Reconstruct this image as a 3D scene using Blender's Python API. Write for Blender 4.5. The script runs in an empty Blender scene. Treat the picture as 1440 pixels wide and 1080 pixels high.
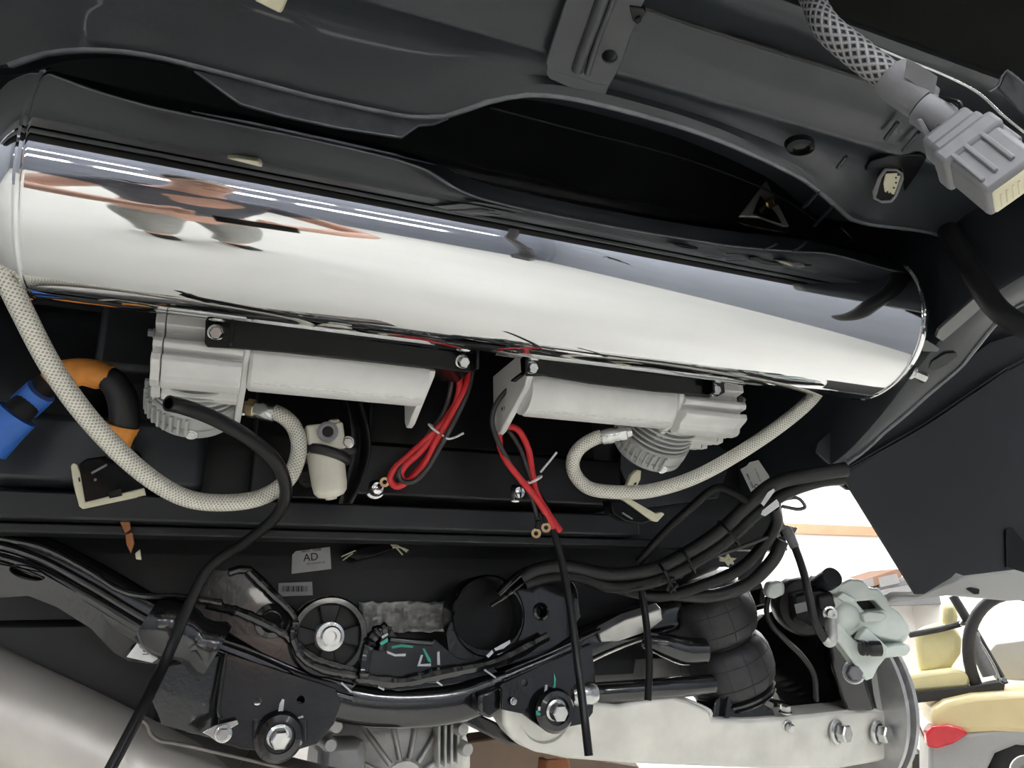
import bpy, bmesh, math, random
from mathutils import Vector, Matrix, Quaternion
from mathutils.geometry import delaunay_2d_cdt
random.seed(7)
SC = bpy.context.scene
COL = SC.collection

# ------------------------------------------------------------------ camera
# Car frame: X to the car's right, Y towards its front, Z up; the lens is the origin,
# the workshop floor lies 1.25 m below it (the car is up on a lift).
F = 1050.0                                     # focal length in pixels of the 1440x1080 frame
def nrm(v):
    v = Vector(v); v.normalize(); return v
CX = nrm(((3350-720)/F, -(825-540)/F, -1.0))   # the car's X axis seen from the camera
_h = Vector((0.0, -(880-540)/F, -1.0))         # a point of the horizon
CU = nrm(CX.cross(_h))
if CU.y < 0: CU = -CU
CY = CU.cross(CX)
ROT = Matrix((CX, CY, CU))                     # camera -> car frame
cam = bpy.data.cameras.new('camera'); cam_o = bpy.data.objects.new('camera', cam)
COL.objects.link(cam_o); SC.camera = cam_o
cam.sensor_fit = 'HORIZONTAL'; cam.sensor_width = 36.0; cam.lens = 36.0*F/1440.0
cam.clip_start = 0.02; cam.clip_end = 60
cam_o.matrix_world = ROT.to_4x4()

# ------------------------------------------------------------------ world, exposure
W = bpy.data.worlds.new('world'); SC.world = W; W.use_nodes = True
W.node_tree.nodes['Background'].inputs[0].default_value = (0.9, 0.95, 1.0, 1)
W.node_tree.nodes['Background'].inputs[1].default_value = 0.25
SC.view_settings.view_transform = 'Standard'; SC.view_settings.look = 'None'
SC.view_settings.exposure = 0.40; SC.view_settings.gamma = 1.0
SC.view_settings.use_curve_mapping = False
SC.cycles.max_bounces = 8; SC.cycles.diffuse_bounces = 4; SC.cycles.glossy_bounces = 5
SC.cycles.sample_clamp_indirect = 6.0; SC.cycles.caustics_reflective = False; SC.cycles.caustics_refractive = False
LAMP = 62.0                                    # emission of the ceiling tubes

# ------------------------------------------------------------------ pixel -> place
def ray(x, y): return ROT @ Vector(((x-720)/F, -(y-540)/F, -1.0))
def P(x, y, d=None, X=None, Y=None, Z=None):
    r = ray(x, y)
    if d is not None: return r*d
    if Y is not None: return r*(Y/r.y)
    if Z is not None: return r*(Z/r.z)
    return r*(X/r.x)
def PP(x, y, p0, n):
    r = ray(x, y); return r*(Vector(p0).dot(n)/r.dot(n))

# ------------------------------------------------------------------ materials
MATS = {}
def mat(name, col, rough=0.5, metal=0.0, var=0.12, vscale=40.0, bump=0.0, bscale=200.0, coat=0.0, rvar=0.0, spec=0.5, coords='Object'):
    if name in MATS: return MATS[name]
    m = bpy.data.materials.new(name); m.use_nodes = True
    nt = m.node_tree; b = nt.nodes['Principled BSDF']
    b.inputs['Roughness'].default_value = rough; b.inputs['Metallic'].default_value = metal
    b.inputs['Coat Weight'].default_value = coat; b.inputs['Specular IOR Level'].default_value = spec
    tc = nt.nodes.new('ShaderNodeTexCoord')
    nz = nt.nodes.new('ShaderNodeTexNoise'); nz.inputs['Scale'].default_value = vscale; nz.inputs['Detail'].default_value = 4
    nt.links.new(tc.outputs[coords], nz.inputs['Vector'])
    rp = nt.nodes.new('ShaderNodeValToRGB')
    rp.color_ramp.elements[0].position = 0.3; rp.color_ramp.elements[1].position = 0.7
    rp.color_ramp.elements[0].color = tuple(c*(1-var) for c in col)+(1,)
    rp.color_ramp.elements[1].color = tuple(min(1, c*(1+var)) for c in col)+(1,)
    nt.links.new(nz.outputs['Fac'], rp.inputs['Fac']); nt.links.new(rp.outputs['Color'], b.inputs['Base Color'])
    if rvar:
        mr = nt.nodes.new('ShaderNodeMapRange'); mr.inputs[3].default_value = max(0.02, rough-rvar); mr.inputs[4].default_value = rough+rvar
        nt.links.new(nz.outputs['Fac'], mr.inputs[0]); nt.links.new(mr.outputs[0], b.inputs['Roughness'])
    if bump:
        n2 = nt.nodes.new('ShaderNodeTexNoise'); n2.inputs['Scale'].default_value = bscale; n2.inputs['Detail'].default_value = 3
        nt.links.new(tc.outputs[coords], n2.inputs['Vector'])
        bp = nt.nodes.new('ShaderNodeBump'); bp.inputs['Strength'].default_value = bump; bp.inputs['Distance'].default_value = 0.001
        nt.links.new(n2.outputs['Fac'], bp.inputs['Height']); nt.links.new(bp.outputs['Normal'], b.inputs['Normal'])
    MATS[name] = m
    return m
def emit(name, col, strength):
    m = bpy.data.materials.new(name); m.use_nodes = True
    b = m.node_tree.nodes['Principled BSDF']
    b.inputs['Base Color'].default_value = col+(1,)
    b.inputs['Emission Color'].default_value = col+(1,); b.inputs['Emission Strength'].default_value = strength
    MATS[name] = m; return m

def braid_mat(name, c_hi, c_lo, metal, rough, nu, nv, bump=0.6):
    """woven sleeve: two families of diagonal strands laid over the tube's UV map"""
    m = bpy.data.materials.new(name); m.use_nodes = True
    nt = m.node_tree; b = nt.nodes['Principled BSDF']
    b.inputs['Metallic'].default_value = metal; b.inputs['Roughness'].default_value = rough
    uv = nt.nodes.new('ShaderNodeUVMap'); sp = nt.nodes.new('ShaderNodeSeparateXYZ'); nt.links.new(uv.outputs[0], sp.inputs[0])
    def math_(op, a, bb):
        n = nt.nodes.new('ShaderNodeMath'); n.operation = op
        for i, v in enumerate((a, bb)):
            if v is None: continue
            if isinstance(v, (int, float)): n.inputs[i].default_value = v
            else: nt.links.new(v, n.inputs[i])
        return n.outputs[0]
    u = math_('MULTIPLY', sp.outputs[0], nu*2*math.pi); v = math_('MULTIPLY', sp.outputs[1], nv*2*math.pi)
    s1 = math_('SINE', math_('ADD', u, v), None); s2 = math_('SINE', math_('SUBTRACT', u, v), None)
    h = math_('MULTIPLY_ADD', math_('MAXIMUM', s1, s2), 0.5); 
    h.node.inputs[2].default_value = 0.5
    rp = nt.nodes.new('ShaderNodeValToRGB'); rp.color_ramp.elements[0].color = c_lo+(1,); rp.color_ramp.elements[1].color = c_hi+(1,)
    rp.color_ramp.elements[0].position = 0.35; rp.color_ramp.elements[1].position = 0.85
    nt.links.new(h, rp.inputs[0]); nt.links.new(rp.outputs[0], b.inputs['Base Color'])
    bp = nt.nodes.new('ShaderNodeBump'); bp.inputs['Strength'].default_value = bump; bp.inputs['Distance'].default_value = 0.0012
    nt.links.new(h, bp.inputs['Height']); nt.links.new(bp.outputs[0], b.inputs['Normal'])
    MATS[name] = m; return m

mat('body_paint', (0.026,0.031,0.037), 0.36, 0.0, 0.15, 14, 0.12, 350, coat=0.15, rvar=0.06)
mat('body_dark', (0.009,0.010,0.012), 0.42, 0.0, 0.2, 12, 0.1, 300, rvar=0.08)
mat('ecoat', (0.008,0.008,0.0095), 0.18, 0.0, 0.25, 25, 0.2, 160, coat=0.6, rvar=0.08, spec=0.7)
mat('plastic_dark', (0.010,0.011,0.014), 0.5, 0.0, 0.12, 20, 0.2, 900)
mat('plastic_black', (0.0055,0.0055,0.0062), 0.30, 0.0, 0.2, 30, 0.1, 600, spec=0.3)
mat('gloss_black', (0.004,0.004,0.0045), 0.16, 0.0, 0.1, 30, spec=0.25)
mat('bumper_black', (0.003,0.003,0.003), 0.7, 0.0, 0.2, 40, 0.3, 900, spec=0.1)
mat('bellow_rubber', (0.030,0.030,0.033), 0.5, 0.0, 0.25, 60, 0.15, 500)
mat('edge_grey', (0.17,0.18,0.20), 0.32, 0.4, 0.2, 60)
mat('panel_grey', (0.050,0.053,0.060), 0.32, 0.0, 0.12, 30, coat=0.2)
mat('shield_steel', (0.26,0.235,0.22), 0.42, 0.6, 0.15, 14, 0.1, 90)
mat('trousers', (0.40,0.40,0.37), 0.8, 0.0, 0.08, 20)
mat('rubber', (0.012,0.012,0.013), 0.45, 0.0, 0.25, 60, 0.15, 500)
mat('chrome', (0.86,0.87,0.88), 0.035, 1.0, 0.02, 12, rvar=0.02)
mat('zinc', (0.72,0.73,0.72), 0.25, 1.0, 0.1, 80)
mat('alu_paint', (0.88,0.88,0.86), 0.38, 0.05, 0.05, 30, 0.05, 700)
mat('alu_head', (0.52,0.53,0.52), 0.4, 0.15, 0.06, 30, 0.1, 500)
mat('cabinet_grey', (0.13,0.13,0.135), 0.5, 0.0, 0.05, 6)
mat('cabinet_front', (0.20,0.20,0.205), 0.5, 0.0, 0.05, 6)
mat('dark_wood', (0.17,0.085,0.05), 0.5, 0.0, 0.1, 6)
mat('backdrop_tan', (0.20,0.135,0.095), 0.6, 0.0, 0.1, 8)
mat('alu_cast', (0.66,0.66,0.64), 0.45, 0.75, 0.1, 40, 0.35, 260, rvar=0.08)
mat('alu_bright', (0.88,0.86,0.79), 0.36, 0.2, 0.12, 16, 0.2, 160, rvar=0.1)
mat('steel_pipe', (0.66,0.62,0.57), 0.4, 0.45, 0.12, 9, 0.1, 120, rvar=0.08)
mat('brass', (0.62,0.48,0.28), 0.3, 1.0, 0.1, 60)
mat('cream', (0.82,0.78,0.58), 0.45, 0.0, 0.06, 40)
mat('cream_bowl', (0.80,0.77,0.66), 0.4, 0.0, 0.05, 30)
mat('paper', (0.86,0.87,0.86), 0.5, 0.0, 0.04, 60)
mat('ink', (0.02,0.02,0.02), 0.6)
mat('ink_grey', (0.25,0.25,0.25), 0.6)
mat('red_wire', (0.62,0.025,0.03), 0.35, 0.0, 0.1, 60)
mat('grey_wire', (0.035,0.033,0.034), 0.4, 0.0, 0.15, 60)
mat('tie_white', (0.75,0.75,0.76), 0.4)
mat('orange_wrap', (0.72,0.27,0.045), 0.6, 0.0, 0.15, 60, 0.5, 120)
mat('orange_brown', (0.35,0.13,0.05), 0.6)
mat('blue_tape', (0.035,0.16,0.60), 0.4, 0.0, 0.12, 60, 0.3, 120)
mat('green_paint', (0.05,0.42,0.32), 0.5)
mat('white_paint', (0.75,0.77,0.80), 0.5)
mat('grey_plastic', (0.22,0.22,0.235), 0.45, 0.0, 0.1, 60, 0.1, 600)
mat('cal_paint', (0.78,0.85,0.80), 0.42, 0.15, 0.06, 40, 0.15, 300)
mat('disc_steel', (0.60,0.60,0.60), 0.36, 0.5, 0.1, 40)
mat('foil', (0.8,0.8,0.76), 0.4, 0.35, 0.2, 60, 1.0, 110)
mat('silver_body', (0.46,0.46,0.45), 0.35, 0.0, 0.03, 10)
mat('cart_cream', (0.80,0.66,0.36), 0.35, 0.0, 0.04, 6, coat=0.3)
mat('cart_seat', (0.82,0.74,0.42), 0.5, 0.0, 0.05, 10)
mat('cart_grey', (0.42,0.42,0.42), 0.4, 0.0, 0.05, 6)
mat('cart_black', (0.02,0.02,0.022), 0.5)
mat('lamp_red', (0.65,0.02,0.035), 0.2, 0.0, 0.1, 20, coat=0.5)
mat('tyre', (0.018,0.018,0.018), 0.7)
mat('skin', (0.82,0.50,0.38), 0.5, 0.0, 0.08, 20)
mat('shirt', (0.16,0.17,0.20), 0.8, 0.0, 0.1, 20)
mat('jeans', (0.05,0.07,0.13), 0.8, 0.0, 0.1, 20)
mat('hair', (0.05,0.03,0.02), 0.6)
braid_mat('steel_braid', (0.93,0.90,0.80), (0.45,0.43,0.37), 0.3, 0.38, 11, 260, 0.5)
braid_mat('grey_braid', (0.42,0.42,0.43), (0.03,0.03,0.032), 0.1, 0.4, 10, 120, 1.0)

# ------------------------------------------------------------------ mesh helpers
def finish(name, bm, m, parent=None, smooth=38, bevel=0.0, segs=2):
    bmesh.ops.recalc_face_normals(bm, faces=bm.faces)
    me = bpy.data.meshes.new(name); bm.to_mesh(me); bm.free()
    if smooth:
        me.shade_smooth(); me.set_sharp_from_angle(angle=math.radians(smooth))
    me.materials.append(MATS[m] if isinstance(m, str) else m)
    o = bpy.data.objects.new(name, me); COL.objects.link(o)
    if parent is not None:
        o.parent = parent
        o.matrix_parent_inverse = parent.matrix_world.inverted() if parent.type != 'EMPTY' else Matrix.Translation(-parent.location)
    if bevel:
        md = o.modifiers.new('bevel', 'BEVEL'); md.width = bevel; md.segments = segs; md.limit_method = 'ANGLE'; md.angle_limit = math.radians(40)
        md.harden_normals = False
    return o
def tag(o, label, cat, group=None, kind=None):
    o['label'] = label; o['category'] = cat
    if group: o['group'] = group
    if kind: o['kind'] = kind
    return o
def thing(name, label, cat, loc, group=None):
    o = bpy.data.objects.new(name, None); COL.objects.link(o); o.location = Vector(loc); o.empty_display_size = 0.02
    return tag(o, label, cat, group)
def struct(o): o['kind'] = 'structure'; return o

def basis(z, up=None):
    z = nrm(z); up = Vector(up) if up is not None else (Vector((0,0,1)) if abs(z.z) < 0.9 else Vector((0,1,0)))
    x = nrm(up.cross(z)); y = z.cross(x)
    return Matrix((x, y, z)).transposed()
def add_box(bm, c, s, rot=None):
    c = Vector(c); vs = []
    for i in (-.5,.5):
        for j in (-.5,.5):
            for k in (-.5,.5):
                v = Vector((i*s[0], j*s[1], k*s[2]))
                vs.append(bm.verts.new(c + (rot @ v if rot else v)))
    for f in ((0,1,3,2),(4,6,7,5),(0,4,5,1),(2,3,7,6),(0,2,6,4),(1,5,7,3)): bm.faces.new([vs[i] for i in f])
def box(name, c, s, m, parent=None, rot=None, bevel=0.0015):
    bm = bmesh.new(); add_box(bm, c, s, rot); return finish(name, bm, m, parent, bevel=bevel)
def boxr(name, x, y, z, m, parent=None, bevel=0.0015):
    return box(name, ((x[0]+x[1])/2,(y[0]+y[1])/2,(z[0]+z[1])/2), (x[1]-x[0],y[1]-y[0],z[1]-z[0]), m, parent, bevel=bevel)
def add_lathe(bm, p, axis, prof, seg=32, a0=0.0, a1=2*math.pi, up=None, sx=1.0):
    """prof: (radius, height along axis)"""
    B = basis(axis, up); p = Vector(p); full = abs(a1-a0-2*math.pi) < 1e-6
    rings = []; n = seg if full else seg+1
    for r, h in prof:
        if r < 1e-6: rings.append([bm.verts.new(p + B @ Vector((0,0,h)))]); continue
        rings.append([bm.verts.new(p + B @ Vector((r*sx*math.cos(a0+(a1-a0)*i/seg), r*math.sin(a0+(a1-a0)*i/seg), h))) for i in range(n)])
    for A, C in zip(rings, rings[1:]):
        for i in range(n if full else n-1):
            j = (i+1) % n
            if len(A) == 1 and len(C) == 1: continue
            if len(A) == 1: bm.faces.new((A[0], C[i], C[j]))
            elif len(C) == 1: bm.faces.new((A[i], A[j], C[0]))
            else: bm.faces.new((A[i], A[j], C[j], C[i]))
    return rings
def lathe(name, p, axis, prof, m, parent=None, seg=32, up=None, bevel=0.0, smooth=38, **k):
    bm = bmesh.new(); add_lathe(bm, p, axis, prof, seg, up=up, **k); return finish(name, bm, m, parent, smooth=smooth, bevel=bevel)
def smooth_path(pts, n=8):
    pts = [Vector(p) for p in pts]
    if len(pts) < 3 or n <= 1: return pts
    out = []
    ext = [pts[0]*2-pts[1]] + pts + [pts[-1]*2-pts[-2]]
    for i in range(1, len(ext)-2):
        a, b, c, d = ext[i-1:i+3]
        for k in range(n):
            t = k/n
            out.append(0.5*((2*b)+(c-a)*t+(2*a-5*b+4*c-d)*t*t+(3*b-a-3*c+d)*t**3))
    out.append(pts[-1]); return out
def add_tube(bm, pts, r, seg=12, n=8, caps=True, prof=None, up=None, uv=True, sx=1.0):
    """tube of radius r (number or one per control point) along a smoothed path; prof: optional closed 2D outline in units of r"""
    nc = len(pts); path = smooth_path(pts, n); N = len(path)
    if isinstance(r, (int, float)): rs = [r]*N
    else:
        rs = []
        for i in range(N):
            t = i/(N-1)*(nc-1); k = min(int(t), nc-2); rs.append(r[k]+(r[k+1]-r[k])*(t-k))
    if prof is None: prof = [(sx*math.cos(2*math.pi*i/seg), math.sin(2*math.pi*i/seg)) for i in range(seg)]
    T = [nrm(path[min(i+1,N-1)]-path[max(i-1,0)]) for i in range(N)]
    x = nrm(Vector(up).cross(T[0])) if up is not None else basis(T[0]).col[0].copy()
    rings = []; L = [0.0]
    for i in range(N):
        if i:
            x = (T[i-1].rotation_difference(T[i])) @ x; L.append(L[-1]+(path[i]-path[i-1]).length)
        x = nrm(x - T[i]*x.dot(T[i])); y = T[i].cross(x)
        rings.append([bm.verts.new(path[i]+(x*a+y*b)*rs[i]) for a, b in prof])
    S = len(prof); lay = bm.loops.layers.uv.verify() if uv else None
    for i in range(N-1):
        for j in range(S):
            k = (j+1) % S
            f = bm.faces.new((rings[i][j], rings[i][k], rings[i+1][k], rings[i+1][j]))
            if uv:
                for lp, w in zip(f.loops, ((j/S,L[i]),((j+1)/S,L[i]),((j+1)/S,L[i+1]),(j/S,L[i+1]))): lp[lay].uv = w
    if caps:
        bm.faces.new(list(reversed(rings[0]))); bm.faces.new(rings[-1])
    return rings
def tube(name, pts, r, m, parent=None, seg=12, n=8, smooth=45, bevel=0.0, **k):
    bm = bmesh.new(); add_tube(bm, pts, r, seg, n, **k); return finish(name, bm, m, parent, smooth=smooth, bevel=bevel)
def hollow(name, pts, r, m, parent=None, wall=0.75, seg=14, n=8):
    """tube with an open bore at its first end"""
    bm = bmesh.new(); rings = add_tube(bm, pts, r, seg, n, caps=False)
    c = Vector((0,0,0))
    for v in rings[0]: c += v.co
    c /= len(rings[0]); path = smooth_path(pts, n); t = nrm(path[1]-path[0])
    inn = [bm.verts.new(c+(v.co-c)*wall) for v in rings[0]]; deep = [bm.verts.new(c+(v.co-c)*wall+t*.03) for v in rings[0]]
    S = len(inn)
    for i in range(S):
        j = (i+1) % S
        bm.faces.new((rings[0][i], inn[i], inn[j], rings[0][j])); bm.faces.new((inn[i], deep[i], deep[j], inn[j]))
    bm.faces.new(deep); bm.faces.new(rings[-1])
    return finish(name, bm, m, parent, smooth=45)
def add_prism(bm, outer, off, holes=()):
    """flat outline (3D points in one plane) with holes, extruded by the vector off"""
    outer = [Vector(p) for p in outer]; off = Vector(off)
    nn = Vector((0,0,0))
    for i in range(len(outer)):
        a, b = outer[i], outer[(i+1) % len(outer)]; nn += a.cross(b)
    B = basis(nn); Bi = B.transposed(); o = outer[0]
    loops = [outer]+[[Vector(p) for p in h] for h in holes]
    flat = []; edges = []; idx = []
    for lp in loops:
        s = len(flat); ids = []
        for p in lp:
            q = Bi @ (p-o); flat.append(Vector((q.x, q.y))); ids.append(len(flat)-1)
        idx.append(ids); edges += [(ids[i], ids[(i+1) % len(ids)]) for i in range(len(ids))]
    def inside(q, lp):
        c = False; n = len(lp); j = n-1
        for i in range(n):
            a, b = lp[i], lp[j]
            if (a.y > q.y) != (b.y > q.y) and q.x < (b.x-a.x)*(q.y-a.y)/(b.y-a.y)+a.x: c = not c
            j = i
        return c
    vs, es, fs, ov, oe, of = delaunay_2d_cdt(flat, edges, [], 0, 1e-7)
    L2 = [[flat[i] for i in ids] for ids in idx]
    back = {}
    V0 = []; V1 = []
    for k, v in enumerate(vs):
        src = ov[k]
        w = None
        for lp in loops: pass
        w = o + B @ Vector((v.x, v.y, 0))
        V0.append(bm.verts.new(w)); V1.append(bm.verts.new(w+off))
        for s in src: back[s] = k
    for f in fs:
        q = sum((vs[i] for i in f), Vector((0,0)))/len(f)
        if not inside(q, L2[0]) or any(inside(q, h) for h in L2[1:]): continue
        bm.faces.new([V0[i] for i in f]); bm.faces.new([V1[i] for i in reversed(f)])
    for ids in idx:
        for i in range(len(ids)):
            a, b = back[ids[i]], back[ids[(i+1) % len(ids)]]
            if a != b:
                try: bm.faces.new((V0[a], V0[b], V1[b], V1[a]))
                except ValueError: pass
    bmesh.ops.delete(bm, geom=[v for v in bm.verts if not v.link_faces], context='VERTS')
def prism(name, outer, off, m, parent=None, holes=(), bevel=0.0012, smooth=30):
    bm = bmesh.new(); add_prism(bm, outer, off, holes); return finish(name, bm, m, parent, smooth=smooth, bevel=bevel)
def circ_px(x, y, rx, ry=None, n=20, rot=0.0):
    ry = ry or rx
    return [(x+rx*math.cos(t)*math.cos(rot)-ry*math.sin(t)*math.sin(rot), y+rx*math.cos(t)*math.sin(rot)+ry*math.sin(t)*math.cos(rot)) for t in (2*math.pi*i/n for i in range(n))]
def plate(name, px, m, parent=None, th=0.004, holes=(), bevel=0.001, p0=None, n=None, smooth=30, **pl):
    """sheet-metal plate: outline given as pixels, laid on a plane of the car (X=, Y=, Z= or point p0 + normal n), with real thickness th"""
    if p0 is None:
        ax = 'XYZ'.index(list(pl)[0]); n = Vector((0,0,0)); n[ax] = 1.0; p0 = Vector((0,0,0)); p0[ax] = list(pl.values())[0]
    n = nrm(n); p0 = Vector(p0)
    if n.dot(p0) < 0: n = -n                     # extrude away from the viewer's side
    f = lambda lp: [PP(x, y, p0, n) for x, y in lp]
    return prism(name, f(px), n*th, m, parent, [f(h) for h in holes], bevel, smooth)
def plane3(a, b, c):
    return a, nrm((b-a).cross(c-a))
def add_hex(bm, p, axis, r, h, fl=1.25, fh=0.25):
    add_lathe(bm, p, axis, [(0,0),(r*fl,0),(r*fl,h*fh*.6),(r*1.0,h*fh)], 20)
    add_lathe(bm, Vector(p), axis, [(r*0.9,h*fh*.5),(r*0.95,h*.9),(r*.8,h),(0,h)], 6)
def bolt(name, p, axis, r, h, m='zinc', parent=None, socket=False):
    bm = bmesh.new()
    if socket:
        add_lathe(bm, p, axis, [(0,0),(r*1.35,0),(r*1.35,h*.2),(r,h*.3),(r,h*.85),(r*.85,h),(r*.5,h),(r*.5,h*.55),(0,h*.55)], 24)
    else: add_hex(bm, p, axis, r, h)
    return finish(name, bm, m, parent, smooth=25)
def text(name, s, p, xdir, ydir, size, m, parent=None, lift=0.0006):
    c = bpy.data.curves.new(name, 'FONT'); c.body = s; c.size = size; c.align_x = 'CENTER'; c.align_y = 'CENTER'; c.extrude = 0.00015
    t = bpy.data.objects.new('tmp', c); COL.objects.link(t)
    me = bpy.data.meshes.new_from_object(t.evaluated_get(bpy.context.evaluated_depsgraph_get()))
    bpy.data.objects.remove(t); bpy.data.curves.remove(c)
    x = nrm(xdir); z = nrm(x.cross(Vector(ydir))); y = z.cross(x)
    M = Matrix((x, y, z)).transposed().to_4x4(); M.translation = Vector(p)+z*lift
    me.transform(M); me.name = name
    me.materials.append(MATS[m]); o = bpy.data.objects.new(name, me); COL.objects.link(o)
    if parent is not None:
        o.parent = parent; o.matrix_parent_inverse = Matrix.Translation(-parent.location) if parent.type == 'EMPTY' else parent.matrix_world.inverted()
    return o
def grid(name, rows, m, parent=None, th=0.003, smooth=40, uvw=False):
    """sheet lofted through rows of points, given thickness"""
    bm = bmesh.new(); R = [[bm.verts.new(Vector(p)) for p in row] for row in rows]
    for A, C in zip(R, R[1:]):
        for i in range(len(A)-1): bm.faces.new((A[i], A[i+1], C[i+1], C[i]))
    o = finish(name, bm, m, parent, smooth=smooth)
    md = o.modifiers.new('thickness', 'SOLIDIFY'); md.thickness = th; md.offset = 0
    return o
# ================================================================== workshop
FL = -1.25
def slab(name, x, y, z, m): return struct(boxr(name, x, y, z, m, bevel=0))
mat('floor_epoxy', (0.62,0.605,0.55), 0.35, 0.0, 0.05, 0.8, coords='Object')
mat('wall_white', (0.86,0.83,0.80), 0.7, 0.0, 0.02, 2)
mat('wall_grey', (0.22,0.23,0.26), 0.7, 0.0, 0.05, 2)
mat('ceiling_white', (0.7,0.7,0.7), 0.8, 0.0, 0.02, 2)
mat('brown_trim', (0.42,0.22,0.13), 0.5, 0.0, 0.08, 5)
RX, RY, RZ = (-5.0, 10.0), (-5.5, 8.5), (FL, 3.0)
slab('floor', RX, RY, (FL-.1, FL), 'floor_epoxy')
slab('ceiling', RX, RY, (RZ[1], RZ[1]+.1), 'ceiling_white')
slab('wall_front', RX, (RY[1], RY[1]+.1), RZ, 'wall_white')
slab('wall_right', (RX[1], RX[1]+.1), RY, RZ, 'wall_white')
slab('wall_left', (RX[0]-.1, RX[0]), RY, RZ, 'wall_grey')
slab('wall_rear', RX, (RY[0]-.1, RY[0]), RZ, 'wall_grey')
slab('wall_added_partition', (2.95,3.05), (RY[0],.4), RZ, 'wall_grey')  # unseen partition added to darken the reflection at the tank's right end
slab('trim_1', RX, (RY[1]-.04, RY[1]), (1.18, 1.32), 'brown_trim')
slab('trim_2', (RX[1]-.04, RX[1]), (RY[0], RY[1]-.04), (1.18, 1.32), 'brown_trim')
emit('lamp_glow', (0.96, 0.98, 1.0), LAMP)
mat('lamp_housing', (0.7,0.7,0.7), 0.5)
LAMPS = [(x, y) for y in (-4.2,-1.9) for x in (-3.4,-1.4,.6,2.3)] + [(x, 3.6) for x in (5.4,7.6)] + [(x, 7.3) for x in (4.0,5.2,6.4,7.6,8.8)] + [(x, y) for y in (2.0,5.4) for x in (4.4,6.6,8.8)]  # unseen rows over the far end are added to whiten its wall
for lx, ly in LAMPS:
    if True:
        t = thing('ceiling_lamp', 'unseen white twin-tube batten lamp on the workshop ceiling', 'lamp', (lx, ly, RZ[1]), 'batten lamps on the workshop ceiling')
        boxr('housing', (lx-.14,lx+.14), (ly-.75,ly+.75), (RZ[1]-.06,RZ[1]), 'lamp_housing', t, bevel=.01)
        for s in (-.07,.07):
            tube('tube', [(lx+s,ly-.7,RZ[1]-.085),(lx+s,ly+.7,RZ[1]-.085)], .025, 'lamp_glow', t, seg=8)

# unseen sectional door, added so its glowing panes streak the tank
emit('streak_glow', (1.0, 0.97, 0.88), 7.0)
mat('door_grey', (0.16,0.17,0.20), 0.5, 0.0, 0.05, 3)
DR = struct(boxr('door_1', (-4.2,2.8), (RY[0],RY[0]+.05), (FL,1.9), 'door_grey', bevel=.005))
for k in range(5): 
    o = boxr('added_door_section', (-4.2,2.8), (RY[0]+.05,RY[0]+.07), (FL+.03+k*.63,FL+.60+k*.63), 'door_grey', DR, bevel=.01)
for zz, hh in ((.92,.05),(.25,.13)):
    for k in range(4):
        x0 = -4.0+k*1.50+(.5 if zz > .5 else 0)
        o = boxr('streak_pane', (x0,x0+1.30), (RY[0]+.071,RY[0]+.078), (zz,zz+hh), 'streak_glow', DR, bevel=0)

# ================================================================== car body
CB = thing('car_body', 'dark grey underside of the lifted car around the silver tank', 'car body', (0.32, 1.5, 0.5))
boxr('body_shell', (-.62,1.28), (.16,4.6), (.66,1.7), 'body_dark', CB, bevel=.05)
boxr('underfloor', (-.55,.97), (1.45,4.4), (-.12,.6), 'body_dark', CB, bevel=.02)
FLP = [(-.6,.70),(-.3,.70),(-.203,.672),(-.16,.632),(-.114,.610),(-.07,.604),(-.029,.605),(.065,.609),(.14,.606),(.181,.598),(.211,.558),(.245,.532),(.28,.524),(.322,.521),(.39,.521),(.451,.525),(.53,.537),(.599,.552),(.66,.576),(.728,.604),(.78,.596),(.83,.588),(.9,.592),(1.0,.614),(1.127,.657),(1.28,.70)]
def yf(x):
    for (a,b),(c,d) in zip(FLP, FLP[1:]):
        if a <= x <= c: return b+(d-b)*(x-a)/(c-a)
    return .70
NX = 120
xs = [-.6+1.88*i/NX for i in range(NX+1)]
yfs = [sum(yf(min(1.28,max(-.6,x+k*.012))) for k in (-1,0,1))/3 for x in xs]
def rows(fn): return [[fn(x, y) for x, y in zip(xs, yfs)]]
sheet = []
for q in [lambda x,y:(x,.346,.500), lambda x,y:(x,.3465,.476), lambda x,y:(x,.350,.470), lambda x,y:(x,.356,.4705), lambda x,y:(x,.398,.474)]: sheet += rows(q)
grid('bumper_flange', sheet, 'body_paint', CB)
sheet = []
for q in [lambda x,y:(x,.403,.500), lambda x,y:(x,.4035,.486), lambda x,y:(x,.407,.4825), lambda x,y:(x,.44,.4835), lambda x,y:(x,.472,.4840),
          lambda x,y:(x,.476,.4815), lambda x,y:(x,.479,.4805), lambda x,y:(x,.483,.482), lambda x,y:(x,.490,.4875), lambda x,y:(x,.488+(y-.488)*.3,.4905), lambda x,y:(x,.488+(y-.488)*.65,.488), lambda x,y:(x,y-.012,.4800),
          lambda x,y:(x,y-.005,.4765), lambda x,y:(x,y,.4775), lambda x,y:(x,y+.003,.481), lambda x,y:(x,y+.012,.492), lambda x,y:(x,y+.05,.512), lambda x,y:(x,y+.052,.60)]: sheet += rows(q)
grid('rear_floor_panel', sheet, 'body_paint', CB)
tube('thin_seam', [P(x,y,Y=.68) for x,y in ((690,152),(820,186),(960,223),(1080,268),(1150,312))], .0012, 'body_paint', CB, seg=6)
boxr('boot_floor', (-.6,1.28), (.34,1.45), (.62,.65), 'body_dark', CB, bevel=0)
# hanging lip plate above the left part of the tank
plate('lip_plate', [(272,98),(300,104),(420,130),(540,152),(632,166),(612,174),(590,176),(566,193),(480,180),(400,163),(338,146)], 'edge_grey', CB, th=.004, Y=.612)
tube('rolled_edge', [(x,y-.002,.4775) for x, y in zip(xs, yfs)][26:118:2], .0042, 'edge_grey', CB, seg=10, n=2)
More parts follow.
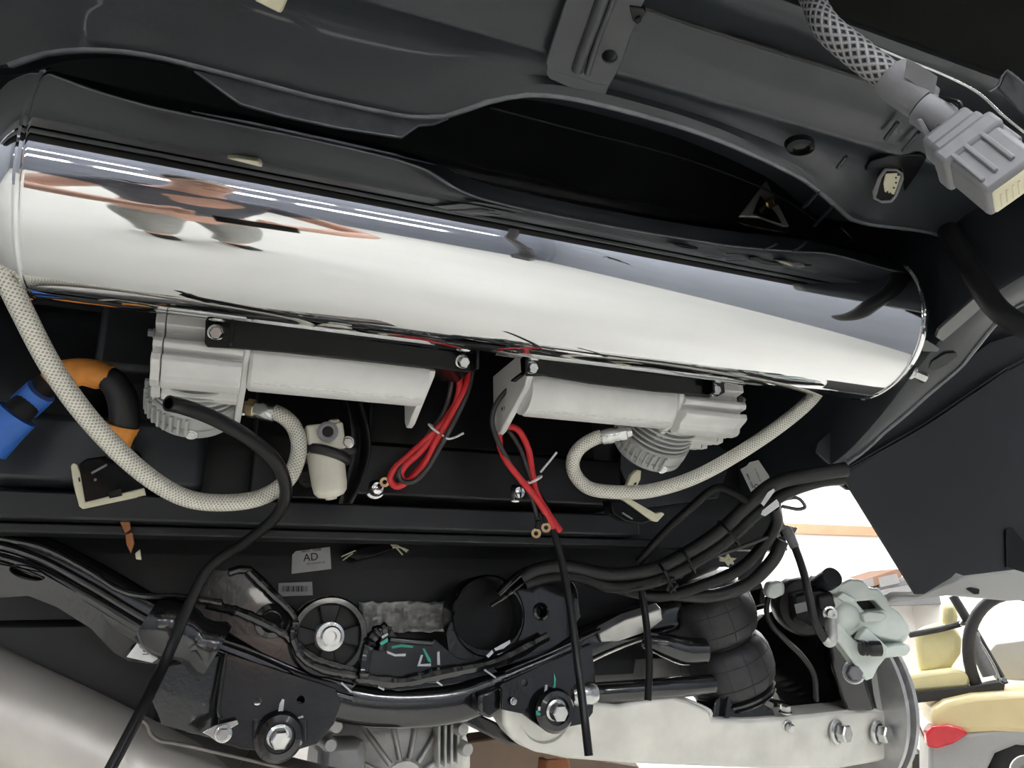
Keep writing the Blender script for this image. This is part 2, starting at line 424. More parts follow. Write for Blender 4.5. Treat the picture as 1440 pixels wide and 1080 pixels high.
# front bulkhead, ledge and panels behind the compressors
boxr('bulkhead', (-.6,.95), (1.04,1.07), (.115,.62), 'body_dark', CB, bevel=0)
boxr('cross_rail', (-.22,.62), (.985,1.06), (.126,.157), 'body_dark', CB, bevel=.003)
boxr('cross_rail_lower', (-.30,.66), (1.015,1.06), (.113,.1245), 'body_dark', CB, bevel=.002)
boxr('recess_panel', (-.5,.80), (1.20,1.23), (-.06,.16), 'body_dark', CB, bevel=0)
boxr('tray_step', (.175,.575), (.955,1.05), (.165,.232), 'plastic_black', CB, bevel=.003)
boxr('tray_box', (.20,.545), (.975,1.05), (.236,.45), 'plastic_black', CB, bevel=.004)
plate('side_panel', [(876,585),(960,592),(1030,640),(1010,700),(900,715),(872,660)], 'body_paint', CB, th=.01, Y=1.02)
boxr('side_tray', (.055,.165), (.99,1.05), (.16,.34), 'plastic_black', CB, bevel=.004)
boxr('left_panel', (-.36,.0), (1.0,1.05), (.165,.255), 'body_paint', CB, bevel=.012)
boxr('left_panel_upper', (-.14,-.02), (.99,1.05), (.31,.40), 'body_dark', CB, bevel=.01)
# bulging inner wheel house at the far left
sheet = []
for j in range(15):
    v = j/14; row = []
    for i in range(25):
        u = i/24; x = -.62+u*.50
        bul = math.sin(math.pi*min(1,v*1.05))**.7*math.cos((u)*math.pi/2)**.6
        row.append((x, 1.035-.075*bul, .15+.25*v))
    sheet.append(row)
grid('inner_wheel_house', sheet, 'body_dark', CB)

# right-hand side rail: box section that dips towards the axle
rp = [(.30,.40),(.45,.385),(.58,.36),(.66,.315),(.74,.262),(.82,.222),(.92,.203),(1.05,.193),(1.45,.19)]
rl = smooth_path([(0,a,b) for a,b in rp], 5)
def lerp_tab(tab, v):
    for (a,b),(c,d) in zip(tab, tab[1:]):
        if v <= c: return b+(d-b)*max(0,(v-a))/(c-a)
    return tab[-1][1]
rail_out = [(.30,.96),(.50,.93),(.56,.915),(.61,.93),(.65,.932),(.69,.915),(.75,.893),(.82,.884),(1.45,.90)]
ro = [lerp_tab(rail_out, p.y) for p in rl]
sheet = [[(.868,p.y,.62) for p in rl],[(.865,p.y,p.z+.012) for p in rl],[(.867,p.y,p.z+.003) for p in rl],[(.872,p.y,p.z) for p in rl],[((.872+o_)/2,p.y,p.z-.001) for p,o_ in zip(rl,ro)],[(o_-.004,p.y,p.z) for p,o_ in zip(rl,ro)],[(o_,p.y,p.z+.006) for p,o_ in zip(rl,ro)],[(o_+.002,p.y,.62) for p,o_ in zip(rl,ro)]]
tube('arch_edge', [(o_,p.y,p.z-.001) for p,o_ in zip(rl,ro)][4:30], .0035, 'edge_grey', CB, seg=8, n=2)
def rail_hit(x, y):
    r = ray(x, y); t = .3
    while t < 2:
        p = r*t
        if p.z >= lerp_tab(rp, p.y): return p
        t += .002
    return p
def rail_plate(nm, px, m, th=.003, lift=.003):
    q = [rail_hit(*c) for c in px]; k = len(q)//3
    n_ = nrm((q[k]-q[0]).cross(q[2*k]-q[0])); 
    if n_.z < 0: n_ = -n_
    return plate(nm, px, m, CB, th=th, p0=q[0]-n_*lift, n=n_, bevel=.0008)
grid('side_rail', sheet, 'body_paint', CB, th=.003)
rail_plate('rail_rib', [(1316,474),(1326,480),(1382,432),(1381,424),(1372,418),(1320,464)], 'panel_grey', .004)
rail_plate('rail_gusset', [(1290,494),(1318,495),(1322,490),(1296,474)], 'panel_grey', .004)
rail_plate('rail_slot', [(1306,518),(1314,522),(1330,514),(1347,501),(1345,496),(1330,497),(1310,509)], 'ink', .001, .0025)

# ================================================================== rear bumper
RB = thing('rear_bumper', 'black textured plastic bumper at the very top right corner', 'bumper', (.5,.25,.45))
prof = [(.342,.50),(.340,.468),(.336,.462),(.325,.460),(.24,.455),(.17,.47),(.11,.52),(.08,.60),(.075,.9)]
pl = smooth_path([(0,a,b) for a,b in prof], 4)
grid('bumper_skin', [[(x,p.y,p.z) for x in xs[::6]] for p in pl], 'bumper_black', RB, th=.004)

# ================================================================== polished air tank
TY, TZ, TR, TX0, TX1 = .694, .381, .100, -.153, .808
AT = thing('air_tank', 'long polished chrome air tank spanning the whole picture', 'air tank', (.33,TY,TZ-TR))
pr = [(0,-.052),(.03,-.051),(.055,-.047),(.075,-.039),(.089,-.027),(.096,-.015),(.0985,-.006),(.0985,-.003),(.1000,-.001),(.1000,.0015)]
for k in range(1,40): pr.append((.1, (TX1-TX0)*k/40))
L = TX1-TX0
pr += [(.1000,L-.0015),(.1000,L+.001),(.0985,L+.003),(.0985,L+.006),(.096,L+.015),(.089,L+.027),(.075,L+.039),(.055,L+.047),(.03,L+.051),(0,L+.052)]
lathe('tank_shell', (TX0,TY,TZ), (1,0,0), pr, 'chrome', AT, seg=160, smooth=60)
for nm, xx in (('weld_ring',TX0-.004),('weld_ring',TX1+.004)):
    bm = bmesh.new(); pts = [(xx,TY+.0992*math.cos(t),TZ+.0992*math.sin(t)) for t in (2*math.pi*i/160 for i in range(161))]
    add_tube(bm, pts, .0028, 8, 1, caps=False); finish(nm, bm, 'chrome', AT)
p = P(1274,524,d=1.0)
bolt('port_plug', (TX1+.028,TY-.045,TZ-.078), (.8,-.4,-.5), .008, .02, 'zinc', AT)
# ================================================================== compressors
def circ_yz(x, y, z, r, n=24): return [(x, y+r*math.cos(2*math.pi*i/n), z+r*math.sin(2*math.pi*i/n)) for i in range(n)]
def compressor(hx0, hx1, mx, label, teeth, dx=0.0, R=.0470):
    """hx0 outer and hx1 inner end of the crankcase, mx end of the motor"""
    s = 1 if mx > hx0 else -1
    cx = (hx0+hx1)/2; hw = abs(hx1-hx0)/2
    C = thing('air_compressor', label, 'compressor', (cx,.83,.235), 'air compressors under the tank')
    prof = [(.777,.325),(.777,.311),(.769,.309),(.768,.293),(.783,.290),(.783,.281),(.768,.279),(.766,.274),(.768,.269),(.780,.2675),(.780,.264),(.768,.262),(.7675,.255),(.771,.252),
            (.778,.249),(.784,.246),(.786,.240),(.792,.2375),(.806,.2375),(.811,.249),(.820,.249),(.825,.236),(.838,.2350),(.845,.248),(.856,.248),(.861,.2355),(.874,.2365),(.882,.244),(.890,.250),(.890,.325)]
    prism('crankcase', [(hx0+s*.010,y,z) for y,z in prof], (hx1-hx0-s*.010,0,0), 'alu_paint', C, bevel=.0012)
    ep = [(y+(.0015 if y<.8 else -.001), z+.001) for y,z in prof]
    prism('end_cover', [(hx0,y,z) for y,z in ep], (s*.0088,0,0), 'alu_paint', C, bevel=.001)
    for yy, zz in ((.778,.286),(.82,.247),(.875,.258)):
        bolt('cover_screw', (hx0,yy,zz), (-s,0,0), .0042, .006, 'grey_plastic', C)
    bp = [(.766,.325),(.766,.284),(.772,.272),(.800,.246),(.870,.226),(.884,.224),(.892,.232),(.896,.25),(.896,.325)]
    prism('flange_plate', [(hx1,y,z) for y,z in bp], (s*.007,0,0), 'alu_paint', C, bevel=.0015)
    bolt('flange_screw', (hx1+s*.007,.868,.2345), (s,0,0), .003, .004, 'zinc', C)
    # finned cylinder with its head, pointing forward and a little down
    ax = nrm((0,1,-.70)); b0 = Vector((cx+dx,.830,.287))
    pr = [(0,-.004),(.033,-.004)]
    for k in range(6):
        h = .002+k*.0078
        pr += [(.0310,h),(R,h+.0008),(R+.0004,h+.0026),(R,h+.0036),(.0310,h+.0042)]
    pr += [(.0310,.050),(0,.050)]
    lathe('finned_cylinder', b0, ax, pr, 'alu_head', C, seg=64, smooth=30)
    hd = lathe('cylinder_head', b0, ax, [(0,.0495),(R-.001,.0495),(R+.002,.052),(R+.002,.0665),(R,.0675),(R,.069),(R+.0015,.070),(R+.0005,.079),(R-.003,.083),(0,.084)], 'alu_head', C, seg=64, smooth=30)
    for k in range(12):
        a = math.radians(teeth+k*9-54); B = basis(ax)
        v = B @ Vector((math.cos(a), math.sin(a), 0)); t = B @ Vector((-math.sin(a), math.cos(a), 0))
        rot = Matrix((v, t, ax)).transposed()
        box('cooling_tooth', b0+ax*.063+v*(R+.001), (.010,.0032,.022), 'alu_head', hd, rot=rot, bevel=.0006)
    dn = nrm(Vector((0,-.573,-.82)))
    dn = nrm(dn - ax*dn.dot(ax))
    lathe('plug', b0+ax*.0735+dn*(R-.001), dn, [(0,.004),(.0038,.004),(.0042,.0035),(.0065,.0035),(.007,.003),(.007,0)], 'zinc', hd, seg=24)
    # motor
    x0 = hx1+s*.007
    mo = lathe('motor', (x0,.803,.277), (s,0,0), [(0,0),(.0295,0),(.0330,.003),(.0335,.006),(.0335,abs(mx-x0)-.006),(.032,abs(mx-x0)-.004),(.032,abs(mx-x0)),(0,abs(mx-x0))], 'alu_paint', C, seg=48)
    tube('motor_seam', [(x0+s*.006,.788,.2472),(mx-s*.008,.788,.2472)], .0007, 'zinc', mo, seg=6)
    mp = [(.769,.318),(.769,.284),(.778,.272),(.858,.236),(.872,.234),(.880,.244),(.884,.27),(.884,.318)]
    pe = prism('motor_plate', [(mx,y,z) for y,z in mp], (s*.008,0,0), 'alu_paint', C, bevel=.0015)
    for yy, zz in ((.780,.289),(.845,.262)): bolt('plate_screw', (mx+s*.008,yy,zz), (s,0,0), .0028, .003, 'zinc', pe)
    bolt('tie_nut', (mx-s*.006,.773,.290), (0,-1,-.3), .0032, .005, 'zinc', pe)
    return C
compressor(-.060, .025, .224, 'silver air compressor under the tank\'s left half, with the black tube\'s open end before it', 330)
compressor(.664, .566, .352, 'silver air compressor under the tank\'s right half, its finned head on the right', 330, -.030, .0520)

def bracket(px_top, px_bot, x_tab, bolts, ribs, label):
    """black mounting channel between tank and compressor"""
    Y = .757
    B = thing('mounting_bracket', label, 'bracket', P(*px_bot[0],Y=Y), 'brackets between tank and compressors')
    face = plate('face_plate', px_top+px_bot, 'gloss_black', B, th=.004, Y=Y)
    a, b = P(*px_bot[-1],Y=Y), P(*px_bot[0],Y=Y)
    xa, xb = min(a.x,b.x), max(a.x,b.x); z = (a.z+b.z)/2
    boxr('base_flange', (xa+.006,xb-.006), (Y,Y+.05), (z+.0005,z+.0035), 'gloss_black', B)
    for (x, y0, y1) in ribs:
        p, q = P(x,y0,Y=Y), P(x,y1,Y=Y)
        boxr('end_rib', (p.x-.0018,p.x+.0018), (Y-.012,Y+.002), (q.z,p.z), 'gloss_black', B, bevel=.001)
    for (x, y) in bolts:
        bolt('bolt', P(x,y,Y=Y), (.0,-1,-.35), .0068, .011, 'zinc', B)
    return B
bracket([(289,448),(672,498)], [(671,519),(660,523),(640,521),(520,507),(400,495),(330,489),(292,487),(288,482)], 0, [(304,468),(650,509)], [(327,452,488),(667,498,523)], 'black channel bracket bolted above the left compressor')
bracket([(733,503),(1018,532)], [(1020,552),(1010,557),(920,550),(830,539),(765,528),(742,528),(734,520)], 0, [(746,517),(1002,548)], [(735,505,528),(994,530,556)], 'black channel bracket bolted above the right compressor')

# ================================================================== braided hoses
def hose(label, pts, r, fit):
    H = thing('braided_hose', label, 'hose', P(*pts[0]), 'braided steel air hoses')
    path = [P(x,y,d=d) for x,y,d in pts]
    tube('braid', path, r, 'steel_braid', H, seg=20, n=10)
    p, t = path[0], nrm(path[0]-path[1])
    lathe('ferrule', p-t*.022, t, [(0,0),(r*1.12,0),(r*1.2,.001),(r*1.2,.016),(r*1.05,.018),(r*1.05,.024),(0,.024)], 'zinc', H, seg=24)
    lathe('fitting_nut', p+t*.002, t, [(0,0),(r*1.2,0),(r*1.25,.001),(r*1.25,.009),(r*.9,.0105),(r*.7,.017),(0,.017)], fit, H, seg=6, smooth=20)
    return H
hose('braided steel hose looping from the left compressor up to the tank\'s left end',
     [(362,576,.872),(392,582,.87),(414,602,.868),(420,635,.86),(404,675,.845),(365,700,.83),(310,707,.80),(255,698,.77),(195,660,.73),(130,595,.69),(75,520,.66),(30,435,.635),(-8,355,.62),(-40,290,.62)], .0092, 'brass')
hose('braided steel hose curling from the right compressor up behind the tank\'s right end',
     [(868,611,.985),(838,616,.985),(812,634,.985),(806,660,.985),(826,685,.98),(865,692,.975),(915,690,.975),(975,672,.98),(1035,640,.99),(1095,600,1.0),(1140,562,1.02),(1165,525,1.05)], .0092, 'zinc')

# ================================================================== black plastic tubes
o = hollow('plastic_tube', [P(*q) for q in [(237,567,.685),(258,572,.70),(300,588,.72),(350,616,.75),(388,650,.78),(402,690,.81),(388,726,.84),(345,762,.87),(303,790,.885),(277,826,.885),(237,920,.86),(198,1000,.80),(140,1110,.74)]], [.0076,.0076,.0076,.0075,.0073,.0070,.0068,.0066,.0064,.0062,.0062,.0060,.0060], 'plastic_black', n=10)
tag(o, 'black plastic tube whose open end points at the left compressor head', 'tube')
o = hollow('plastic_tube', [P(*q) for q in [(828,1063,.88),(822,1010,.90),(812,930,.94),(802,855,.97),(790,790,.99),(778,745,1.0),(768,715,1.0),(752,690,1.01)]], .0052, 'plastic_black', n=8)
tag(o, 'straight black tube hanging from the red wires on the right', 'tube')

# ================================================================== power leads
def leads(label, strands, tie, tail, terms, base):
    Wt = thing('power_leads', label, 'wires', base)
    for nm, m, r, pts in strands:
        tube(nm, [P(*q) for q in pts], r, m, Wt, seg=10, n=8)
    tx, ty, td, rx, ax = tie
    c = P(tx,ty,td); ax = nrm(ax); B = basis(ax)
    tt = thing_tie(c, B, rx, [P(*q) for q in tail], Wt)
    for (x, y, d, to) in terms:
        p = P(x,y,d); n_ = nrm(-p); a = nrm(P(*to)-p)
        t = tube('crimp_sleeve', [p+a*.006, P(*to)], .0033, 'plastic_black', Wt, seg=10, n=1)
        bm = bmesh.new(); add_lathe(bm, p, n_, [(.0028,0),(.0062,0),(.0062,.0016),(.0028,.0016),(.0028,0)], 20); add_box(bm, p+a*.0075+n_*.0008, (.006,.005,.0016), Matrix((a, nrm(n_.cross(a)), n_)).transposed())
        finish('ring_terminal', bm, 'brass', Wt)
    return Wt
def thing_tie(c, B, r, tail, parent):
    bm = bmesh.new()
    ring = [c + B @ Vector((r[0]*math.cos(t), r[1]*math.sin(t), 0)) for t in (2*math.pi*i/20 for i in range(21))]
    add_tube(bm, ring, .0016, 6, 1, caps=False); o = finish('cable_tie', bm, 'tie_white', parent)
    tube('tie_tail', tail, .0014, 'tie_white', o, seg=6, n=5)
    return o
D = .93
R_, G_ = ('red_wire','red_wire',.0043), ('black_wire','grey_wire',.0032)
leads('red and black power leads of the left compressor, tied with a white zip tie',
  [R_+([(642,515,D),(646,545,D),(636,578,D),(612,606,D-.005),(580,636,D-.005),(556,658,D-.005),(549,674,D),(560,684,D),(582,668,D),(604,638,D),(624,600,D),(646,560,D),(656,530,D+.01)],),
   R_+([(648,520,D+.01),(644,560,D+.005),(622,596,D),(594,632,D-.008),(570,655,D-.008),(564,668,D-.005),(574,676,D-.002),(596,655,D-.008),(615,618,D-.008),(640,575,D-.005),(654,545,D),(660,522,D+.01)],),
   G_+([(636,515,D),(634,545,D),(624,580,D+.005),(600,612,D+.01),(572,650,D+.01),(553,672,D+.005),(547,677,D)],),
   G_+([(664,520,D+.01),(658,550,D),(640,590,D-.01),(618,630,D-.012),(600,660,D-.012),(582,677,D-.012),(566,676,D-.01),(561,664,D-.01),(568,652,D-.006)],)],
  (613,604,D-.002,(.013,.010),(P(600,625,D)-P(628,590,D))), [(622,612,D-.012),(630,617,D-.014),(640,615,D-.014),(652,609,D-.014)],
  [(541,678,D,(552,670,D))], P(600,640,D))
D = .97
leads('red and black power leads of the right compressor, dangling past a white zip tie',
  [G_+([(745,533,D-.02),(718,545,D-.02),(699,566,D-.02),(692,592,D-.02),(700,620,D-.02),(718,652,D-.02),(742,688,D-.02),(752,712,D-.015),(757,736,D-.01)],),
   G_+([(700,598,D),(713,603,D),(730,628,D-.005),(742,660,D-.01),(752,690,D-.01),(762,718,D-.01),(768,732,D-.01)],),
   R_+([(703,630,D-.005),(703,608,D-.005),(714,600,D-.005),(730,606,D-.005),(743,632,D-.005),(748,662,D-.01),(754,692,D-.012),(772,724,D-.012),(788,747,D-.012)],),
   R_+([(703,628,D-.012),(712,648,D-.02),(732,674,D-.022),(752,698,D-.022),(768,722,D-.02),(778,742,D-.015)],)],
  (750,675,D-.014,(.0135,.010),(P(740,650,D)-P(765,700,D))), [(760,664,D-.03),(770,652,D-.032),(783,636,D-.034)],
  [(754,750,D-.02,(757,732,D-.02)), (768,742,D-.02,(766,722,D-.02))], P(750,700,D))

# two dome bolts on the black tray
for x, y, lab in ((529,686,'chrome bolt beside the left leads\' ring terminal'), (727,692,'chrome bolt left of the right red leads')):
    p = P(x,y,Y=.952); o = lathe('tray_bolt', p+Vector((0,.01,0)), (0,-1,-.1), [(0,0),(.013,0),(.013,.005),(.0105,.007),(.0105,.015),(.0075,.020),(0,.022)], 'chrome', seg=20)
    tag(o, lab, 'bolt', 'bolts on the black tray')

# ================================================================== air filter with clamp
FT = thing('air_filter', 'cream inline air filter with round bowl in a black rubber clamp', 'air filter', P(462,650,Y=.93))
d0 = .90
top, bot = P(452,596,d0), P(466,702,d0-.02); ax = nrm(bot-top); Lf = (bot-top).length
lathe('bowl', top, ax, [(0,Lf*.40),(.0215,Lf*.40),(.0218,Lf*.44),(.0205,Lf*.80),(.0190,Lf*.90),(.0150,Lf*.955),(.0085,Lf*.975),(.0065,Lf*.98),(.0065,Lf*1.0),(.0035,Lf*1.005),(.0035,Lf*.985),(0,Lf*.985)], 'cream_bowl', FT, seg=40)
B = basis(ax, up=(0,-1,0)); rot = B
hb = bmesh.new(); c = top+ax*(Lf*.22); add_box(hb, c, (.044,.040,Lf*.36), rot); add_box(hb, c-ax*(Lf*.17)+rot@Vector((.013,0,0)), (.014,.03,.012), rot)
finish('filter_head', hb, 'cream_bowl', FT, bevel=.003)
toc = nrm(-c)
pt = lathe('port', P(461,607,d0-.026), toc, [(.0065,-.004),(.0065,.004),(.009,.005),(.0115,.004),(.012,0),(.012,-.012)], 'grey_plastic', FT, seg=28)
lathe('port_core', P(461,607,d0-.026), toc, [(0,0),(.007,0)], 'plastic_black', pt, seg=20)
bm = bmesh.new(); cc = top+ax*(Lf*.42)
ringp = [cc + B @ Vector((.0235*math.cos(t), .0235*math.sin(t), .010*math.cos(t))) for t in (2*math.pi*i/28 for i in range(29))]
add_tube(bm, ringp, .0062, 10, 1, caps=False); cl = finish('clamp', bm, 'rubber', FT)
tube('clamp_arm', [cc+B@Vector((-.0235,-.01,0)), P(486,634,d0-.01), P(497,632,d0)], .0062, 'rubber', cl, seg=10)
bolt('clamp_bolt', P(489,622,d0-.012), toc, .006, .008, 'zinc', FT)
lathe('lower_port', P(432,673,d0), toc, [(0,.004),(.005,.004),(.005,.008),(.0095,.008),(.011,.004),(.011,-.008)], 'plastic_black', FT, seg=24)
# curved black hanger the filter is clamped to
sheet = []
for k in range(12):
    v = k/11; y = 548+160*v
    xa, xb = 484+14*math.sin(math.pi*v)-8*v, 500+26*math.sin(math.pi*v*.95)-10*v
    sheet.append([P(xa+(xb-xa)*u, y, d=.935+.012*math.sin(math.pi*u)-.02*v) for u in (0,.25,.5,.75,1)])
o = grid('hanger_strap', sheet, 'plastic_black', th=.003); tag(o, 'curved black metal strap holding the air filter', 'bracket')
# ================================================================== taped high-voltage cable at the left
HV = thing('wrapped_cable', 'cable wrapped in orange and blue tape behind the left hose', 'cable', P(110,560,.95))
d = .85
path = [(-30,640,d-.05),(10,595,d-.04),(45,562,d-.02),(80,532,d),(115,524,d),(152,532,d),(172,560,d),(174,600,d),(166,640,d+.01)]
tube('sheath', [P(*q) for q in path], [.0165,.0165,.0145,.0137,.0137,.0145,.0165,.0155,.0137], 'rubber', HV, seg=18)
def wrap(name, m, pts, rr):
    o = tube(name, [P(*q) for q in pts], rr, m, HV, seg=20, n=6, smooth=60); return o
wrap('orange_wrap', 'orange_wrap', [(74,538,d-.002),(90,528,d-.002),(115,523,d-.002),(138,527,d-.002),(158,530,d-.002)], [.016,.0178,.0155,.0165,.012])
wrap('orange_wrap', 'orange_wrap', [(172,598,d-.002),(167,615,d-.002),(162,630,d-.001)], [.0183,.016,.015])
wrap('blue_tape', 'blue_tape', [(34,572,d-.02),(58,550,d-.02)], [.0169,.0165])
wrap('blue_tape', 'blue_tape', [(-20,628,d-.05),(2,604,d-.045),(24,582,d-.04)], [.0229,.0224,.022])
# small orange plug and red-brown tabs lower down
for nm, m, px, Y in (('cable_tab','orange_brown',[(168,733),(182,730),(184,744),(176,750)],1.0), ('cable_tab','orange_brown',[(176,752),(186,748),(189,764),(184,778),(178,766)],1.0), ('cable_tab','cream',[(190,778),(197,772),(199,787),(191,786)],1.0)):
    plate(nm, px, m, HV, th=.006, Y=Y)
# cream-framed black modules
def module(label, frame_px, body_px, slot_px, d, nn, extra=()):
    c = P(sum(x for x,_ in body_px)/len(body_px), sum(y for _,y in body_px)/len(body_px), d)
    M = thing('control_module', label, 'module', c, 'control modules with cream clips')
    n_ = nrm(nn)
    pb = plate('body', body_px, 'gloss_black', M, th=.03, p0=c+n_*.0, n=n_, bevel=.002)
    for f in frame_px: plate('clip', f, 'cream', M, th=.010, p0=c-n_*.006, n=n_, bevel=.0012)
    for s in slot_px: plate('slot', s, 'plastic_black', M, th=.004, p0=c-n_*.0078, n=n_, bevel=0)
    for e in extra: plate('rib', e, 'grey_plastic', pb, th=.004, p0=c-n_*.003, n=n_, bevel=.0006)
module('cream-clipped black module below the left hose', [[(100,655),(103,651),(109,653),(113,665),(120,706),(203,686),(206,697),(117,716),(112,712),(104,682)]],
       [(112,652),(122,645),(195,634),(207,656),(203,690),(119,708)], [[(110,672),(112,671),(113,677),(111,678)],[(152,692),(170,687),(172,697),(154,701)]], .88, (-.2,1,.15), [[(128,664),(150,652),(151,655),(129,667)],[(132,673),(136,672),(136,676),(132,677)]])
module('cream-clipped black module below the right hose', [[(888,668),(896,660),(902,662),(901,674),(893,690),(879,691),(883,680)],[(876,702),(884,700),(922,722),(931,720),(935,723),(925,734),(918,732)]],
       [(858,704),(878,704),(920,731),(905,737),(880,733),(862,722)], [[(892,680),(895,678),(895,681),(892,682)],[(886,684),(888,683),(888,686),(886,686)]], 1.04, (.1,1,.15), [[(876,720),(890,729),(890,731),(875,722)]])

# ================================================================== stickers
def sticker(label, px, ink, Y=None, p0=None, n=None, group=None):
    S = thing('sticker', label, 'sticker', P(*px[0],Y=Y) if Y else p0, group)
    if Y: plate('paper', px, 'paper', S, th=.0015, Y=Y, bevel=0)
    else: plate('paper', px, 'paper', S, th=.0015, p0=p0, n=n, bevel=0)
    return S
ST = sticker('white sticker printed AD below the filter', [(411,780),(416,775),(464,769),(466,800),(410,807)], 1, Y=1.196)
xd = P(465,784,Y=1.196)-P(411,790,Y=1.196); yd = Vector((0,0,1))
text('letters', 'AD', P(437,784,Y=1.196), xd, yd, .016, 'ink', ST)
text('small_print', '68331 10288', P(438,774,Y=1.196), xd, yd, .0055, 'ink', ST)
text('small_print', '4RT3AGA0 1E', P(444,792,Y=1.196), xd, yd, .0045, 'ink_grey', ST)
S2 = sticker('grey barcode sticker under the AD sticker', [(392,820),(439,818),(440,837),(391,839)], 1, Y=1.196)
bm = bmesh.new()
for k in range(15):
    w = random.choice((.6,1.0,1.6)); x = 398+k*2.4
    a = P(x,824,Y=1.1955); b = P(x,832,Y=1.1955); add_box(bm, (a+b)/2, (w*.0011,.0003,abs(a.z-b.z)))
finish('barcode', bm, 'ink', S2)
pc = P(1060,672,X=.853)
S3 = sticker('white paper tag on the right rail beside the thick black cables', [(1041,660),(1050,655),(1054,650),(1066,647),(1083,672),(1081,690),(1058,696)], 1, p0=pc, n=Vector((-.9,-.35,-.25)))
nn = nrm((-.9,-.35,-.25)); up_ = nrm(PP(1048,664,pc,nn)-PP(1060,692,pc,nn))
text('letters', 'AD', PP(1066,687,pc,nn), up_, nn.cross(up_), .012, 'ink', S3)
text('small_print', '68331 10288', PP(1055,676,pc,nn), up_, nn.cross(up_), .0048, 'ink', S3)
text('small_print', '4RT3AGA0 1E', PP(1066,668,pc,nn), up_, nn.cross(up_), .0038, 'ink_grey', S3)

# ================================================================== top panel fittings
SB = thing('stamped_bracket', 'grey stamped sheet bracket with a round hole on the upper panel', 'bracket', P(815,120,Z=.478))
Zb = .470
def zpl(nm, px, z, th, holes=(), m='panel_grey', par=SB): return plate(nm, px, m, par, th=th, holes=holes, Z=z)
zpl('plate', [(800,-12),(914,-12),(905,5),(893,35),(876,85),(866,106),(857,121),(835,118),(770,96),(767,88)], Zb, .003, [circ_px(857,80,10.5,9.5)])
zpl('foot', [(768,94),(858,119),(852,133),(800,123),(774,112),(768,104)], Zb+.006, .003)
tube('pressed_rib', [P(x,y,Z=Zb-.001) for x,y in ((850,-10),(836,30),(822,68),(812,98))], .0055, 'panel_grey', SB, seg=12, sx=1.0)
tube('pressed_rib', [P(x,y,Z=Zb-.001) for x,y in ((866,-10),(850,30),(836,70),(826,103))], .003, 'panel_grey', SB, seg=10)
TC = thing('trim_clip', 'small black push clip right of the stamped bracket', 'clip', P(897,20,Z=.47))
zpl('head', [(885,10),(905,13),(909,18),(897,35),(890,30)], .468, .006, m='plastic_black', par=TC)
zpl('prong', [(893,28),(900,24),(902,31),(896,36)], .466, .004, m='plastic_black', par=TC)
o = plate('foam_block', [(338,-20),(410,-20),(405,2),(396,22),(358,3)], 'cream', th=.02, Z=.462, bevel=.003); tag(o, 'cream block at the top edge of the photo', 'block')
# grey wiring socket on the panel
SK = thing('panel_socket', 'grey rounded socket with cream contacts above the tank\'s right end', 'socket', P(1250,260,Z=.47))
n_ = nrm(P(1250,260,Z=.47)); pz = P(1250,260,Z=.470)
ring = [(1228,280),(1226,270),(1236,246),(1244,236),(1262,237),(1270,242),(1271,252),(1262,276),(1254,285),(1240,286)]
inn = [(1232,278),(1240,250),(1247,240),(1261,241),(1267,246),(1258,274),(1252,281),(1239,282)]
plate('shell', ring, 'grey_plastic', SK, th=.016, holes=[inn], p0=pz, n=n_)
plate('seat', inn, 'plastic_black', SK, th=.010, p0=pz+n_*.006, n=n_, bevel=0)
plate('contact_block', [(1245,244),(1262,243),(1268,249),(1258,274),(1244,270),(1242,258)], 'cream', SK, th=.006, p0=pz+n_*.001, n=n_)
for x, y in ((1260,250),(1263,246),(1260,257),(1257,264),(1248,270),(1252,272)): plate('pin', circ_px(x,y,1.5,n=8), 'ink', SK, th=.002, p0=pz+n_*.0004, n=n_, bevel=0)
zpl('cover', [(1216,240),(1224,228),(1250,220),(1295,218),(1303,222),(1290,245),(1272,270),(1268,238),(1240,235)], .478, .006, m='gloss_black', par=SK)
# triangular bracket with bolt
TB = thing('triangle_bracket', 'small triangular metal bracket with a bolt behind the tank top', 'bracket', P(1075,300,Y=.70))
plate('plate', [(1078,254),(1110,318),(1102,318),(1070,306),(1040,304)], 'alu_cast', TB, th=.004, Y=.70)
plate('dark_face', [(1070,275),(1092,300),(1100,314),(1072,305),(1060,300)], 'gloss_black', TB, th=.003, Y=.6965)
bolt('bolt', P(1082,286,Y=.695), (0,-1,-.3), .006, .014, 'brass', TB)
# brackets and spacers along the flange, right
for nm, px, Y, m in (('flange_tab',[(1180,300),(1212,305),(1222,325),(1198,335),(1182,320)],.66,'plastic_black'), ('flange_tab',[(1262,330),(1275,326),(1276,352),(1266,350)],.66,'plastic_black')):
    plate(nm, px, m, CB, th=.02, Y=Y)
for a, b in (((1130,292),(1152,268)), ((1145,318),(1172,288)), ((1178,236),(1190,220)), ((1245,195),(1262,172)), ((1270,212),(1292,186))):
    tube('stiffener', [P(*a,Z=.475), P(*b,Z=.475)], .0022, 'body_paint', CB, seg=8)
lathe('panel_grommet', P(1124,202,Z=.474), (0,-.2,-1), [(0,.004),(.006,.004),(.007,.008),(.011,.006),(.012,0)], 'gloss_black', CB, seg=20, sx=1.5)
# rail details
hz = tube('sill_hose', [P(*q) for q in [(1318,300,1.02),(1345,345,.93),(1372,390,.87),(1400,432,.84),(1432,455,.82),(1470,470,.80)]], .0125, 'rubber', seg=16)
tag(hz, 'thick black hose running along the body at the right edge', 'hose')
